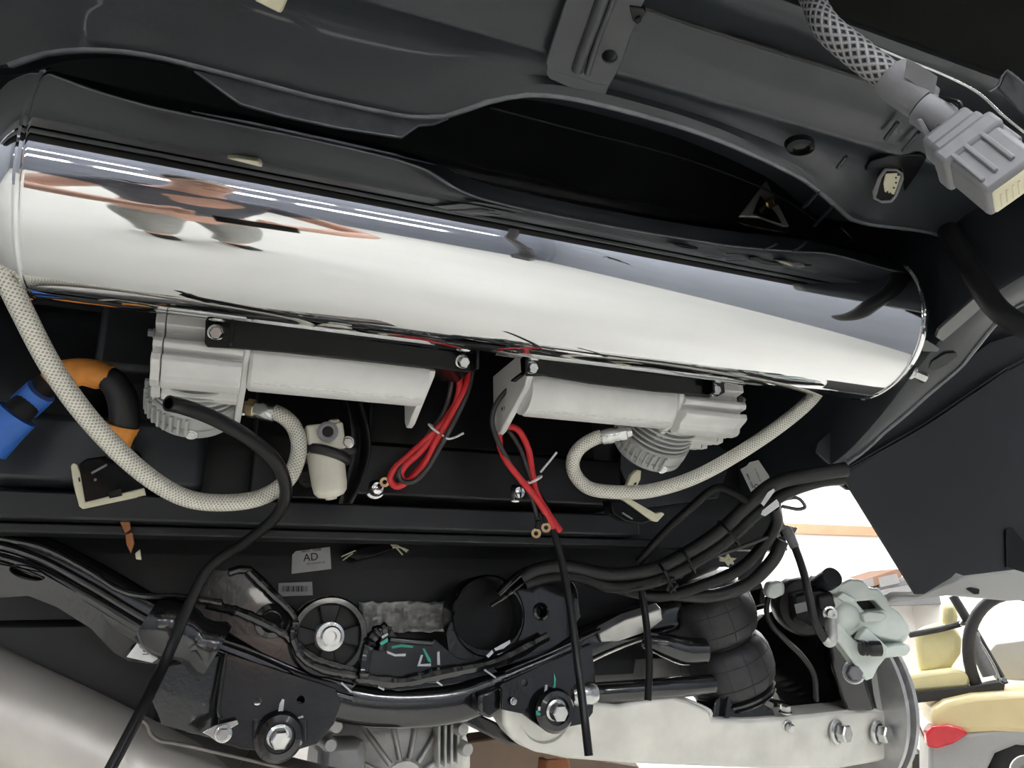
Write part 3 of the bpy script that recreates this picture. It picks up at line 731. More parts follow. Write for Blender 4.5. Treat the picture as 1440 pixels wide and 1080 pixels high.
# ================================================================== wheel-arch liner and sill, right
LN = thing('wheel_arch_liner', 'large flat dark plastic wheel arch liner at the right edge', 'liner', P(1290,835,Y=.80))
lp0, ln_ = P(1300,650,Y=.80), nrm((.10,1,.25))
plate('panel', [(1183,668),(1300,601),(1418,521),(1475,490),(1475,795),(1440,800),(1356,810),(1345,806),(1338,813),(1300,836),(1287,836),(1240,760)], 'plastic_dark', LN, th=.004, p0=lp0, n=ln_, bevel=.0015)
plate('upper_lip', [(1183,664),(1160,648),(1147,636),(1150,622),(1175,600),(1250,570),(1340,520),(1392,480),(1475,455),(1475,486),(1418,517),(1300,597)], 'plastic_dark', LN, th=.004, p0=lp0+ln_*.016, n=ln_, bevel=.002)
tube('edge_bead', [PP(x,y,lp0-ln_*.001,ln_) for x,y in ((1182,666),(1240,634),(1300,600),(1360,560),(1418,520))], .0017, 'plastic_dark', LN, seg=8)
plate('corner_pocket', [(1415,745),(1424,742),(1475,800),(1475,815),(1416,798)], 'plastic_black', LN, th=.003, p0=lp0-ln_*.004, n=ln_)
lathe('rivet', PP(1178,625,lp0+ln_*.014,ln_), -ln_, [(0,.004),(.004,.004),(.006,.0015),(.006,-.004)], 'grey_plastic', LN, seg=16)
tube('clip_pin', [PP(1217,588,lp0+ln_*.012,ln_), PP(1224,600,lp0-ln_*.004,ln_)], .003, 'grey_plastic', LN, seg=10)
plate('arch_inner', [(1150,660),(1185,585),(1300,510),(1390,430),(1490,360),(1490,530),(1300,625),(1195,690)], 'body_dark', CB, th=.01, p0=lp0+ln_*.05, n=ln_)
SK2 = plate('side_skirt', [(1240,850),(1262,838),(1290,838),(1340,818),(1352,812),(1480,796),(1480,842),(1420,846),(1330,838)], 'silver_body', th=.02, p0=P(1340,830,Y=.95), n=(.2,1,.5), bevel=.003)
tag(SK2, 'light grey sill edge below the wheel arch liner', 'sill')
o = plate('skirt_clip', [(1360,829),(1366,827),(1378,829),(1377,836),(1370,836)], 'plastic_black', th=.006, p0=P(1368,832,Y=.94), n=(.2,1,.5)); o.parent = SK2

# ================================================================== rear subframe
SF = thing('rear_subframe', 'black welded steel axle subframe across the lower picture', 'subframe', P(560,990,Y=1.12))
YB = 1.12
def sp(px, Y=YB): return [P(x,y,Y=Y) for x,y in px]
rr = [(1,.55),(.8,.85),(.5,1),(-.5,1),(-.8,.85),(-1,.55),(-1,-.55),(-.8,-.85),(-.5,-1),(.5,-1),(.8,-.85),(1,-.55)]
tube('cross_beam', sp([(265,905),(350,936),(420,963),(490,987),(560,994),(640,987),(700,965),(760,938),(850,893),(950,862),(1060,835)]), .027, 'ecoat', SF, n=8, prof=rr, up=(0,0,1))
tube('beam_bead', [p+Vector((0,-.028,.004)) for p in sp([(285,912),(350,937),(420,964),(490,984)])], .004, 'ecoat', SF, seg=10)
tube('beam_bead', [p+Vector((0,-.028,.012)) for p in sp([(285,905),(350,928),(420,957),(490,976)])], .004, 'ecoat', SF, seg=10)
tube('beam_bead', [p+Vector((0,-.028,.006)) for p in sp([(700,950),(760,925),(830,893),(900,868)])], .004, 'ecoat', SF, seg=10)
tube('side_arm', sp([(-60,768),(0,776),(60,793),(130,828),(200,868),(270,902)], 1.09), .030, 'ecoat', SF, n=8, prof=rr, up=(0,0,1))
for dz, r in ((.005,.0055),(-.008,.0065)):
    tube('arm_bead', [p+Vector((0,-.031,dz)) for p in sp([(-60,768),(0,776),(60,795),(130,832),(200,874),(262,905)], 1.09)], r, 'ecoat', SF, seg=12)
def weld(pts, Y, r=.004, off=(0,0,0)):
    path = smooth_path(sp(pts, Y), 10); bm = bmesh.new()
    path = [p+Vector(off) for p in path]
    rs = [r*(.8+.4*random.random()) for _ in path]
    add_tube(bm, path, rs, 8, 1); return finish('weld_seam', bm, 'ecoat', SF)
weld([(0,757),(60,770),(120,800),(180,834),(260,840),(312,848)], 1.06)
weld([(350,803),(375,828),(413,866),(412,895),(425,925),(455,942),(500,950)], 1.075, .005)
weld([(510,955),(516,915),(528,892),(545,882)], 1.075, .009)
weld([(500,952),(560,960),(620,948),(700,930),(770,895)], 1.08, .008)
weld([(318,925),(380,942),(440,962)], 1.075, .0035)
weld([(708,958),(760,936),(828,908)], 1.075, .0035)
weld([(290,850),(340,862),(400,892),(440,925),(500,945)], 1.08, .006)
plate('arm_top_plate', [(-20,753),(60,766),(120,797),(180,831),(262,838),(315,846),(308,880),(270,905),(200,868),(130,828),(60,793),(-20,772)], 'ecoat', SF, th=.006, Y=1.085)
plate('arm_web', [(-20,790),(60,806),(130,846),(200,888),(292,915),(284,932),(215,934),(182,930),(160,918),(128,884),(80,854),(40,838),(-20,842)], 'ecoat', SF, th=.006, p0=P(130,880,Y=1.065), n=(0,.95,.30), holes=[circ_px(38,806,26,9,rot=.25)])
lb = plate('arm_label', [(178,924),(204,890),(238,898),(247,908),(214,932)], 'paper', SF, th=.001, p0=P(210,910,Y=1.058), n=(0,.95,.30), bevel=0); lb['label'] = 'white printed label'
pl_, nl_ = P(205,914,Y=1.0565), nrm((0,-.95,-.30))
text('label_print', '101', pl_, (0,.30,-.95), nl_.cross(Vector((0,.30,-.95))), .010, 'ink', lb)
lathe('arm_sleeve', P(208,868,Y=1.06), P(288,908,Y=1.06)-P(208,868,Y=1.06), [(0,0),(.026,0),(.034,.012),(.036,.03),(.034,.05),(.030,.06),(.030,.07),(.036,.085),(.034,.093),(0,.094)], 'ecoat', SF, seg=36)
plate('mount_plate', [(283,800),(322,801),(348,799),(358,804),(416,864),(408,885),(414,915),(432,936),(470,948),(505,958),(480,985),(425,958),(395,935),(292,872),(280,840)], 'ecoat', SF, th=.006, Y=1.09, holes=[circ_px(382,873,13,12)])
tube('plate_flange', [p for p in sp([(322,805),(350,801),(385,835),(414,864)], 1.082)], .0055, 'ecoat', SF, n=2, seg=10)
lathe('hole_collar', P(382,873,Y=1.089), (0,-1,0), [(.013,-.02),(.013,.001),(.0155,.003),(.022,.001),(.023,-.002)], 'ecoat', SF, seg=28)
def bushing(x, y, R, Y, bolted):
    c = P(x,y,Y=Y); ax = Vector((0,-1,0))
    q = .80 if bolted else .93
    lathe('bushing_ring', c, ax, [(R*q,-.04),(R*q,.004),(R*(q+.02),.008),(R*.95,.008),(R,.003),(R,-.04)], 'ecoat', SF, seg=48)
    b = lathe('bushing_rubber', c, ax, [(0,-.012 if bolted else -.036),(R*q,-.012 if bolted else -.036)], 'rubber' if bolted else 'plastic_black', SF, seg=32)
    if bolted:
        for k in range(4):
            a = math.pi/2*k+math.pi/2; v = Vector((math.cos(a),0,math.sin(a))); t = Vector((-math.sin(a),0,math.cos(a)))
            bm = bmesh.new(); add_prism(bm, [c+v*R*.3+t*R*.16+ax*.0, c+v*R*.82+t*R*.30+ax*.0, c+v*R*.82-t*R*.30+ax*.0, c+v*R*.3-t*R*.16+ax*.0], (0,.012,0)); finish('rubber_web', bm, 'rubber', b, bevel=.003)
        lathe('bolt_washer', c, ax, [(0,-.01),(R*.36,-.01),(R*.36,.010),(R*.33,.013),(0,.013)], 'alu_cast', SF, seg=32)
        bolt('mount_bolt', c+ax*.013, ax, R*.26, .012, 'zinc', SF, socket=True)
bushing(462,895,.053,1.085,True)
bushing(686,866,.060,1.10,False)
plate('centre_plate', [(512,962),(505,930),(514,905),(530,886),(548,880),(560,897),(612,899),(642,925),(690,934),(700,945),(640,962),(560,972)], 'ecoat', SF, th=.006, Y=1.09)
tube('slot_lip', sp([(548,899),(580,902),(608,904)], 1.083), .004, 'ecoat', SF, seg=10)
tube('hook_tab', sp([(545,880),(540,895),(536,915)], 1.078), .007, 'ecoat', SF, seg=10)
plate('right_plate', [(632,925),(628,895),(640,860),(668,838),(700,830),(732,802),(760,796),(800,808),(812,830),(816,868),(800,896),(762,922),(700,940),(660,945)], 'ecoat', SF, th=.006, Y=1.095, holes=[circ_px(686,866,50,48), circ_px(761,860,8,8)])
tube('plate_flange', sp([(700,836),(733,806),(762,800),(800,812)], 1.085), .006, 'ecoat', SF, seg=10)
lathe('hole_collar', P(761,860,Y=1.094), (0,-1,0), [(.008,-.02),(.008,.001),(.0095,.003),(.013,.001),(.014,-.002)], 'ecoat', SF, seg=24)
weld([(690,852),(712,838),(735,820)], 1.088, .003)
# lower gusset plates with their bolts
plate('gusset_plate', [(318,918),(400,945),(472,968),(480,990),(470,1018),(446,1046),(408,1058),(340,1054),(306,1044),(307,1000)], 'ecoat', SF, th=.006, Y=1.065, holes=[circ_px(362,987,5.5), circ_px(423,984,5.5)])
plate('gusset_side', [(232,938),(318,920),(310,1000),(306,1040),(230,1020),(215,985)], 'ecoat', SF, th=.006, p0=P(300,980,Y=1.072), n=(-.35,1,.1))
tube('gusset_edge', sp([(318,918),(311,965),(307,1000),(311,1012)], 1.062), .0022, 'ecoat', SF, seg=8)
plate('gusset_plate', [(706,962),(760,936),(832,905),(838,960),(834,1002),(822,1018),(790,1024),(768,1028),(745,1012),(735,1004),(706,998)], 'ecoat', SF, th=.006, Y=1.045, holes=[circ_px(738,960,4.5)])
def bolt_boss(x, y, Y):
    c = P(x,y,Y=Y)
    lathe('boss', c, (0,-1,0), [(0,.0),(.027,.0),(.030,.004),(.026,.010),(.019,.011),(.018,.006),(0,.006)], 'ecoat', SF, seg=32)
    bolt('mount_bolt', c+Vector((0,-.006,0)), (0,-1,-.12), .0125, .018, 'zinc', SF, socket=False)
bolt_boss(392,1036,1.06); bolt_boss(779,999,1.036)
for s in ((362,1030),(425,1032)):
    tube('pressed_dimple', sp([(s[0],s[1]-18),(s[0],s[1]+10)],1.062), .006, 'ecoat', SF, seg=10)
plate('gusset_web', [(672,975),(706,964),(708,1000),(690,1012),(672,1000)], 'ecoat', SF, th=.03, Y=1.06, bevel=.006)
bolt('gusset_nut', P(722,986,Y=1.04), (0,-1,0), .004, .006, 'zinc', SF)
plate('arch_brace', [(598,1003),(660,998),(716,1024),(738,1050),(712,1046),(655,1018)], 'ecoat', SF, th=.02, Y=1.125, bevel=.003)
# inspection paint marks
def mark(px, m, Y): 
    o = plate('paint_mark', px, m, SF, th=.0008, Y=Y, bevel=0); return o
G1, W1 = 'green_paint', 'white_paint'
mark([(534,904),(545,897),(546,902),(536,908)], G1, 1.0680); mark([(536,895),(545,890),(546,893),(538,898)], W1, 1.0680)
mark([(550,909),(565,906),(582,908),(580,911),(564,910),(552,912)], G1, 1.0885); mark([(544,915),(556,920),(571,919),(570,923),(555,923),(545,919)], W1, 1.0885)
mark([(594,912),(597,912),(606,928),(606,932),(602,930)], G1, 1.0885)
mark([(587,937),(592,921),(595,921),(591,934),(606,933),(606,937)], W1, 1.0885); mark([(615,917),(618,916),(619,935),(615,935)], W1, 1.0885)
mark([(684,922),(692,914),(694,918),(687,925)], W1, 1.0685); mark([(695,912),(717,900),(718,904),(708,912),(697,915)], W1, 1.0685)
mark([(764,985),(767,963),(770,963),(769,985)], W1, 1.0440); mark([(773,981),(779,962),(779,946),(782,955),(781,968),(776,982)], G1, 1.0440)
mark([(754,1000),(763,999),(763,1005),(754,1006)], G1, 1.026); mark([(757,994),(760,994),(761,1002),(757,1002)], W1, 1.026)
mark([(390,1011),(393,990),(397,983),(400,984),(398,1000),(394,1013)], W1, 1.0640); mark([(393,1012),(400,1011),(410,1017),(408,1020),(398,1017)], G1, 1.0640)
mark([(418,1009),(426,1006),(427,1009),(419,1011)], W1, 1.0640); mark([(372,1048),(379,1046),(382,1053),(375,1056)], W1, 1.0640)
for a, b in (((480,960),(494,973)), ((532,966),(540,970)), ((610,956),(622,964)), ((680,941),(697,953))):
    tube('paint_tick', sp([a,b],1.079), .0013, W1, SF, seg=6)

# ================================================================== foil shield, differential, exhaust
sheet = [[P(505+150*u/24, 845+42*v/10+ (3*random.random()), Y=1.185-.012*random.random()) for u in range(25)] for v in range(11)]
o = grid('foil_shield', sheet, 'foil', th=.001, smooth=20); tag(o, 'crinkled silver heat shield foil between the subframe plates', 'heat shield')
DF = thing('differential', 'cast aluminium differential housing below the subframe', 'differential', P(555,1060,Y=1.24))
c = P(556,1085,Y=1.27); dax = nrm((0,-1,-.15)); Bd = basis(dax)
lathe('housing', c, dax, [(0,.052),(.03,.052),(.036,.046),(.06,.042),(.10,.026),(.116,.010),(.122,.004),(.122,-.10),(.10,-.14),(0,-.14)], 'alu_cast', DF, seg=56)
for k in range(6):
    t = math.radians(25+k*26); v = Bd @ Vector((math.cos(t), math.sin(t), 0)) 
    if v.z < 0: v.z = -v.z
    tube('casting_rib', [c+v*.034+dax*.050, c+v*.07+dax*.042, c+v*.112+dax*.016], [.004,.0045,.004], 'alu_cast', DF, seg=8, n=3)
lathe('filler_boss', P(550,1012,Y=1.235), dax, [(0,.006),(.008,.006),(.009,.012),(.016,.011),(.018,.0),(.020,-.03)], 'alu_cast', DF, seg=24)
for x, y in ((462,1046),(470,1020),(646,1024),(652,1052)):
    lathe('flange_boss', P(x,y,Y=1.20), (0,-1,0), [(0,.02),(.008,.02),(.010,.015),(.012,-.04)], 'alu_cast', DF, seg=16)
for k in range(4):
    q = P(618+k*9,1030-k*2,Y=1.20); boxr('collar_rib', (q.x-.0025,q.x+.0025), (1.20,1.25), (q.z-.05,q.z+.035), 'alu_cast', DF, bevel=.002)
boxr('side_cover', (c.x-.13,c.x-.06), (1.20,1.3), (c.z-.05,c.z+.06), 'alu_cast', DF, bevel=.015)
UT = thing('shade_backdrop', 'tan plate standing in for the shaded background behind the differential', 'panel', P(700,1080,Y=1.7))
plate('backdrop_plate', [(560,1120),(600,1072),(645,1046),(716,1036),(790,1062),(900,1080),(900,1130)], 'backdrop_tan', UT, th=.03, p0=P(700,1060,Y=1.62), n=(0,1,.6), bevel=.004)  # added plate, its tan stands in for the shaded background under the car
plate('red_stop', [(768,1068),(800,1066),(806,1090),(766,1090)], 'orange_brown', UT, th=.04, Y=1.5, bevel=.004)
EX = thing('exhaust_pipe', 'thick bare steel exhaust pipe in the lower left corner', 'exhaust', P(100,1060,.9))
tube('pipe', [P(*q) for q in [(-180,915,.93),(-90,960,.93),(0,1005,.93),(90,1046,.94),(180,1090,.95),(300,1150,.96)]], .066, 'steel_pipe', EX, seg=48)
sh = tube('heat_shield', [P(*q) for q in [(205,1082,.985),(240,1094,.985),(330,1112,.99),(430,1136,1.0),(560,1165,1.01)]], [.062,.056,.054,.054,.054], 'shield_steel', EX, seg=40)
for a, b in (((200,1079,.985),(212,1086,.985)), ((322,1110,.99),(332,1113,.99))):
    tube('clamp_band', [P(*a), P(*b)], .0625 if a[0]<300 else .0575, 'steel_pipe', EX, seg=40, n=1).data.materials[0] = MATS['shield_steel']
tube('rolled_edge', [P(*q) for q in [(196,1012,.915),(206,1018,.915),(212,1032,.92),(226,1042,.925),(250,1046,.93),(340,1066,.94),(420,1085,.95)]], .0025, 'shield_steel', EX, seg=10)
o = tube('damper_body', [P(*q) for q in [(205,945,1.16),(250,965,1.17),(310,995,1.18)]], [.045,.05,.05], 'ecoat', seg=32); tag(o, 'dark cylindrical damper behind the exhaust pipe', 'damper')
hb2 = thing('exhaust_hanger', 'small silver hanger bracket on the exhaust beside the left subframe bolt', 'bracket', P(310,1035,1.05))
plate('arm', [(284,1030),(302,1020),(334,1012),(336,1018),(322,1026),(308,1030),(306,1044),(296,1036)], 'zinc', hb2, th=.003, Y=1.045)
bolt('nut', P(314,1032,Y=1.04), (0,-1,0), .008, .01, 'zinc', hb2)
tube('cable_strap', [P(*q) for q in [(112,990,1.02),(140,955,1.03),(180,915,1.04),(205,880,1.04),(222,855,1.05),(250,842,1.06)]], .006, 'plastic_black', SF, seg=10)
o = tube('brake_line', [P(*q) for q in [(40,975,1.1),(90,945,1.1),(140,932,1.1),(200,934,1.1),(235,925,1.1)]], .005, 'plastic_black', seg=10); tag(o, 'thin black line arching beside the exhaust pipe', 'pipe')
boxr('left_fill_panel', (-.5,-.02), (1.19,1.22), (-.32,.02), 'body_dark', CB, bevel=.01)
# ================================================================== cable looms, centre right
def loom(label, strands, ties=(), group=None):
    L_ = thing('cable_loom', label, 'cables', P(*strands[0][0][0]), group)
    for pts, r, m in strands: tube('cable', [P(*q) for q in pts], r, m, L_, seg=12, n=7)
    for (x,y,d,a,b,r) in ties:
        c_ = P(x,y,d); t = nrm(P(*b)-P(*a)); B = basis(t)
        bm = bmesh.new(); add_tube(bm, [c_+B@Vector((r*math.cos(k*.3307), r*math.sin(k*.3307), 0)) for k in range(20)], .0022, 6, 1, caps=False); finish('cable_tie', bm, 'plastic_black', L_)
    return L_
D = 1.12
loom('thick black corrugated cables sweeping from the subframe up to the right rail',
 [([(735,812,D),(760,800,D),(800,797,D),(860,808,D),(920,800,D),(970,775,D),(1015,745,1.10),(1050,712,1.08),(1090,680,1.06),(1140,668,1.05),(1190,660,1.05)], .0105, 'rubber'),
  ([(740,820,D),(770,811,D),(810,810,D),(862,824,D),(925,815,D),(985,785,D),(1030,752,1.10),(1065,720,1.08),(1105,692,1.07),(1150,676,1.06),(1185,672,1.06)], .0105, 'plastic_black'),
  ([(960,800,1.13),(1005,770,1.12),(1045,735,1.1),(1085,704,1.09),(1130,678,1.07),(1180,665,1.06)], .008, 'rubber'),
  ([(860,825,1.13),(930,838,1.14),(990,822,1.14),(1040,800,1.14),(1075,765,1.13),(1092,735,1.12),(1088,712,1.10)], .009, 'plastic_black'),
  ([(940,835,1.15),(1000,838,1.15),(1050,822,1.15),(1085,790,1.14),(1100,760,1.14)], .010, 'rubber'),
  ([(955,812,1.12),(985,790,1.12),(1040,770,1.12),(1080,755,1.12)], .003, 'grey_wire')],
 [(938,812,1.11,(930,815,1.11),(946,806,1.11),.022),(1025,750,1.09,(1018,756,1.09),(1032,744,1.09),.022),(967,788,1.11,(960,792,1.11),(974,784,1.11),.02)])
ck = thing('loom_clip', 'black cable clip with spread prongs under the thick cables', 'clip', P(942,822,1.1))
for a, b in (((935,802),(946,826)), ((930,815),(950,818)), ((942,832),(952,822)), ((938,830),(946,812))): tube('prong', [P(*a,d=1.09), P(*b,d=1.085)], .003, 'plastic_black', ck, seg=8, n=1)
tape = thing('loom_tape', 'white tape strips on the cables near the right rail', 'tape', P(1075,720,1.05))
for px in ([(1072,718),(1092,702),(1095,706),(1096,712),(1076,726),(1070,724)], [(1070,708),(1080,692),(1088,687),(1090,690),(1080,704),(1074,712)]): plate('strip', px, 'paper', tape, th=.002, p0=P(1080,710,1.045), n=P(1080,710,1.045), bevel=0)
o = tube('rail_pipe', [P(*q) for q in [(898,790,1.13),(935,748,1.11),(970,715,1.09),(1003,688,1.07),(1025,690,1.06),(1052,705,1.05)]], .0062, 'plastic_black', seg=12); tag(o, 'bent thin black pipe between the right hose and the cables', 'pipe')
o = tube('leather_strap', [P(*q) for q in [(902,832,1.1),(908,870,1.08),(913,930,1.06),(911,985,1.04)]], .0052, 'plastic_black', seg=10); tag(o, 'dark strap hanging down to the aluminium arm left of the air spring', 'strap')
GL = thing('wire_clip', 'small cream star-shaped clip under the cables above the air spring', 'clip', P(1022,785,1.12))
plate('star', [(1012,782),(1020,784),(1024,777),(1028,784),(1037,785),(1029,790),(1025,796),(1021,790),(1013,789)], 'cream', GL, th=.004, Y=1.05); tube('stem', [P(1024,787,Y=1.05), P(1030,792,Y=1.07)], .003, 'cream', GL, seg=8)
# yellow-wired plug on the recess panel
YP = thing('wire_plug', 'small dark plug with yellow wires right of the AD sticker', 'plug', P(520,775,Y=1.18))
plate('plug_body', [(482,780),(510,768),(545,763),(556,772),(530,782),(500,790)], 'plastic_black', YP, th=.02, Y=1.17, bevel=.003)
for a, b in (((548,764),(572,776)), ((550,766),(566,780)), ((552,770),(574,774))): tube('yellow_wire', [P(*a,Y=1.165), P((a[0]+b[0])/2,(a[1]+b[1])/2-2,Y=1.16), P(*b,Y=1.165)], .0013, 'cream', YP, seg=6)
for a, b in (((480,783),(500,774)), ((482,788),(496,778))): tube('yellow_wire', [P(*a,Y=1.165), P(*b,Y=1.165)], .0012, 'cream', YP, seg=6, n=1)

# ================================================================== air spring
plate('spring_perch', [(925,765),(1060,738),(1088,758),(1062,815),(1030,838),(938,842)], 'body_dark', CB, th=.06, Y=1.24, bevel=.006)
AS = thing('air_spring', 'black double-bellows rubber air spring beside the brake caliper', 'air spring', P(1045,990,1.2))
d = 1.29
a, b = P(984,826,d), P(1037,978,d-.01); ax = nrm(b-a); Ls = (b-a).length; Rr = .079
def lobe(h0, h1, r):
    out = []
    for k in range(13):
        t = math.pi*k/12; out.append((r*(.70+.30*math.sin(t)**.75), h0+(h1-h0)*(1-math.cos(t))/2))
    return out
for nm, h0, h1, r in (('bellow',.005,Ls*.47,Rr),('bellow',Ls*.49,Ls*.93,Rr)):
    o = lathe(nm, a, ax, [(0,h0)]+lobe(h0,h1,r)+[(0,h1)], 'bellow_rubber', AS, seg=64, smooth=60)
    for f in (.30,.70):
        bm = bmesh.new(); h = h0+(h1-h0)*f; t = math.acos(1-2*f); rr_ = r*(.70+.30*math.sin(t)**.75)+.0002
        B = basis(ax); add_tube(bm, [a+ax*h+B@Vector((rr_*math.cos(k*math.pi/32),rr_*math.sin(k*math.pi/32),0)) for k in range(65)], .0005, 5, 1, caps=False); finish('mould_line', bm, 'rubber', o)
    for k in range(14):
        th = 2*math.pi*k/14; B = basis(ax)
        pts = [a+ax*hh+B@Vector(((q+.0002)*math.cos(th),(q+.0002)*math.sin(th),0)) for q, hh in lobe(h0,h1,r)]
        bm = bmesh.new(); add_tube(bm, pts, .0005, 5, 1); finish('mould_line', bm, 'rubber', o)
lathe('girdle_ring', a, ax, [(Rr*.6,Ls*.455),(Rr*.76,Ls*.46),(Rr*.80,Ls*.48),(Rr*.76,Ls*.50),(Rr*.6,Ls*.505)], 'rubber', AS, seg=48)
lathe('top_plate', a, ax, [(0,-.015),(.056,-.015),(.065,-.012),(.067,.0),(.062,.006),(0,.006)], 'ecoat', AS, seg=48)
lathe('base_ring', a, ax, [(0,Ls*.92),(.064,Ls*.92),(.070,Ls*.94),(.070,Ls*.96),(.064,Ls*.975),(.068,Ls*.99),(.064,Ls*1.01),(0,Ls*1.02)], 'ecoat', AS, seg=48)
SS = thing('spring_seat', 'black steel seat bracket under the air spring', 'bracket', P(1045,1010,1.15))
plate('plate', [(1002,1010),(1005,985),(1022,972),(1050,976),(1088,998),(1092,1010)], 'ecoat', SS, th=.05, Y=1.085, bevel=.003)
plate('rib', [(1020,1010),(1024,975),(1028,976),(1027,1010)], 'ecoat', SS, th=.02, Y=1.075, bevel=.002)
bolt('nut', P(1104,1002,Y=1.07), (0,-.3,1), .009, .012, 'zinc', SS)

# ================================================================== aluminium control arm
CA = thing('suspension_arm', 'bare aluminium lower control arm along the bottom right', 'suspension arm', P(950,1040,Y=1.03))
CAY = 1.075
top_e = [(838,988),(870,992),(905,985),(945,979),(968,986),(998,1000),(1002,1012),(1050,1013),(1100,1010),(1160,1004),(1222,998),(1262,1008),(1277,1028)]
bot_e = [(1276,1048),(1262,1062),(1235,1072),(1180,1082),(1080,1082),(980,1078),(880,1074),(800,1068),(752,1058),(722,1042),(708,1020),(707,998),(716,988),(740,985),(800,985),(822,988)]
ar = plate('arm', top_e+bot_e, 'alu_bright', CA, th=.055, p0=P(950,1040,Y=CAY), n=(0,1,.22), bevel=.005)
tube('upper_edge', [P(x,y,Y=CAY+.002) for x,y in top_e[:12]], .0035, 'alu_bright', CA, seg=10, n=4)
lathe('bush_ring', P(764,1002,Y=CAY), (0,-1,-.1), [(.036,-.03),(.036,.006),(.040,.010),(.052,.008),(.054,-.03)], 'alu_bright', CA, seg=40)
lathe('bush_rubber', P(764,1002,Y=CAY), (0,-1,-.1), [(0,.003),(.036,.003)], 'rubber', CA, seg=32)
for x, y, r in ((1176,1029,.016),(1233,1030,.016)): bolt('arm_bolt', P(x,y,Y=CAY), (.25,-1,-.1), r, .022, 'zinc', CA)
bolt('arm_nut', P(1106,1020,Y=CAY), (0,-1,-.4), .008, .014, 'zinc', CA)
o = tube('drive_link', [P(*q) for q in [(806,978,1.12),(850,974,1.13),(930,968,1.16),(1000,962,1.2)]], .0155, 'ecoat', seg=20); tag(o, 'dark grey round link bar behind the aluminium arm', 'bar')
lathe('link_end', P(803,978,Y=1.05), (1,0,.05), [(0,0),(.012,0),(.016,.006),(.017,.03),(.013,.04),(0,.04)], 'zinc', o, seg=20)
o = plate('cast_strut', [(915,905),(944,894),(968,908),(975,962),(908,962)], 'alu_cast', th=.05, Y=1.20, bevel=.006); tag(o, 'pale cast strut seen left of the air spring', 'strut')
o = plate('cast_strut', [(922,868),(936,850),(946,862),(944,882),(930,886)], 'alu_cast', th=.03, Y=1.22, bevel=.004); tag(o, 'small pale casting peeking out above the strut', 'strut')
o = plate('beam_end', [(842,892),(880,872),(930,856),(932,872),(912,888),(870,902),(845,904)], 'alu_cast', th=.02, p0=P(880,885,Y=1.075), n=(.1,1,.6), bevel=.002); tag(o, 'grey bare metal face at the right end of the subframe beam', 'plate')
o = tube('axle_arm', [P(*q) for q in [(905,900,1.18),(930,906,1.18),(960,915,1.19),(990,915,1.2)]], [.012,.018,.022,.02], 'ecoat', seg=20); tag(o, 'glossy black curved arm left of the air spring', 'arm')

# ================================================================== brake corner
KN = thing('wheel_knuckle', 'black ribbed axle boot and dark wheel knuckle behind the air spring', 'knuckle', P(1140,960,1.35))
a, b = P(1085,900,1.38), P(1160,965,1.40)
pr = [(0,0)]
for k in range(9): pr += [(.060+.003*k, k*.014), (.046+.003*k, k*.014+.007)]
pr += [(.075,.128),(0,.13)]
lathe('ribbed_boot', a, P(1165,955,1.42)-a, pr, 'plastic_black', KN, seg=40)
plate('upright', [(1165,895),(1185,905),(1215,925),(1218,955),(1232,1000),(1190,1000),(1170,940)], 'ecoat', KN, th=.07, p0=P(1190,950,1.30), n=(.5,1,.1), bevel=.006)
plate('lower_boss', [(1090,985),(1130,998),(1180,996),(1160,1008),(1090,1006)], 'ecoat', KN, th=.06, p0=P(1130,1000,1.30), n=(.3,1,.1), bevel=.006)
plate('back_mass', [(1075,862),(1100,870),(1160,885),(1178,910),(1172,990),(1100,990),(1080,940)], 'plastic_black', KN, th=.05, p0=P(1120,930,1.46), n=(.4,1,0), bevel=.006)
bolt('knuckle_bolt', P(1200,945,1.235), (-.45,-.85,-.1), .015, .02, 'zinc', KN)
DK = thing('brake_disc', 'vented steel brake disc edge at the bottom right', 'brake disc', (1.15,1.19,-.30))
c = Vector((1.15,1.19,-.14)); R0 = .165
for x in (0, .022): lathe('friction_ring', c+Vector((x,0,0)), (1,0,0), [(.095,0),(R0,0),(R0,.008),(.095,.008),(.095,0)], 'disc_steel', DK, seg=96, smooth=30)
lathe('disc_hat', c+Vector((-.0,0,0)), (1,0,0), [(.096,.012),(.07,.012),(.066,.045),(0,.045)], 'disc_steel', DK, seg=48)
for k in range(36):
    t = 2*math.pi*k/36; v = Vector((0,math.cos(t),math.sin(t)))
    box('vane', c+v*.128+Vector((.015,0,0)), (.014,.05,.005), 'disc_steel', DK, rot=Matrix((Vector((1,0,0)), v, Vector((1,0,0)).cross(v))).transposed(), bevel=0)
ds = plate('dust_shield', [(1222,935),(1252,930),(1262,960),(1258,1000),(1236,1012),(1228,975)], 'silver_body', th=.003, p0=P(1240,970,1.33), n=(.6,1,0)); tag(ds, 'pale dust shield plate inside the brake disc', 'shield')

CL = thing('brake_caliper', 'pale green-grey cast brake caliper with a square window', 'caliper', P(1215,880,1.22))
n_ = nrm((.45,.9,.12)); c0 = P(1215,865,1.20)
def cpl(nm, px, m, off, th, bevel=.004, holes=(), par=None): return plate(nm, px, m, par or CL, th=th, holes=holes, p0=c0+n_*off, n=n_, bevel=bevel)
cpl('body', [(1170,842),(1180,822),(1196,814),(1214,816),(1222,826),(1236,828),(1248,842),(1252,852),(1266,862),(1276,876),(1278,892),(1262,902),(1240,897),(1222,890),(1206,888),(1196,896),(1184,884),(1174,866)], 'cal_paint', 0, .05, .003, [[(1204,846),(1230,844),(1243,858),(1217,861)]])
cpl('brake_pad', [(1196,840),(1236,838),(1250,866),(1210,868)], 'plastic_black', .03, .03, .002)
cpl('bridge_rib', [(1176,840),(1186,832),(1204,842),(1202,848),(1188,846)], 'cal_paint', -.012, .03, .002)
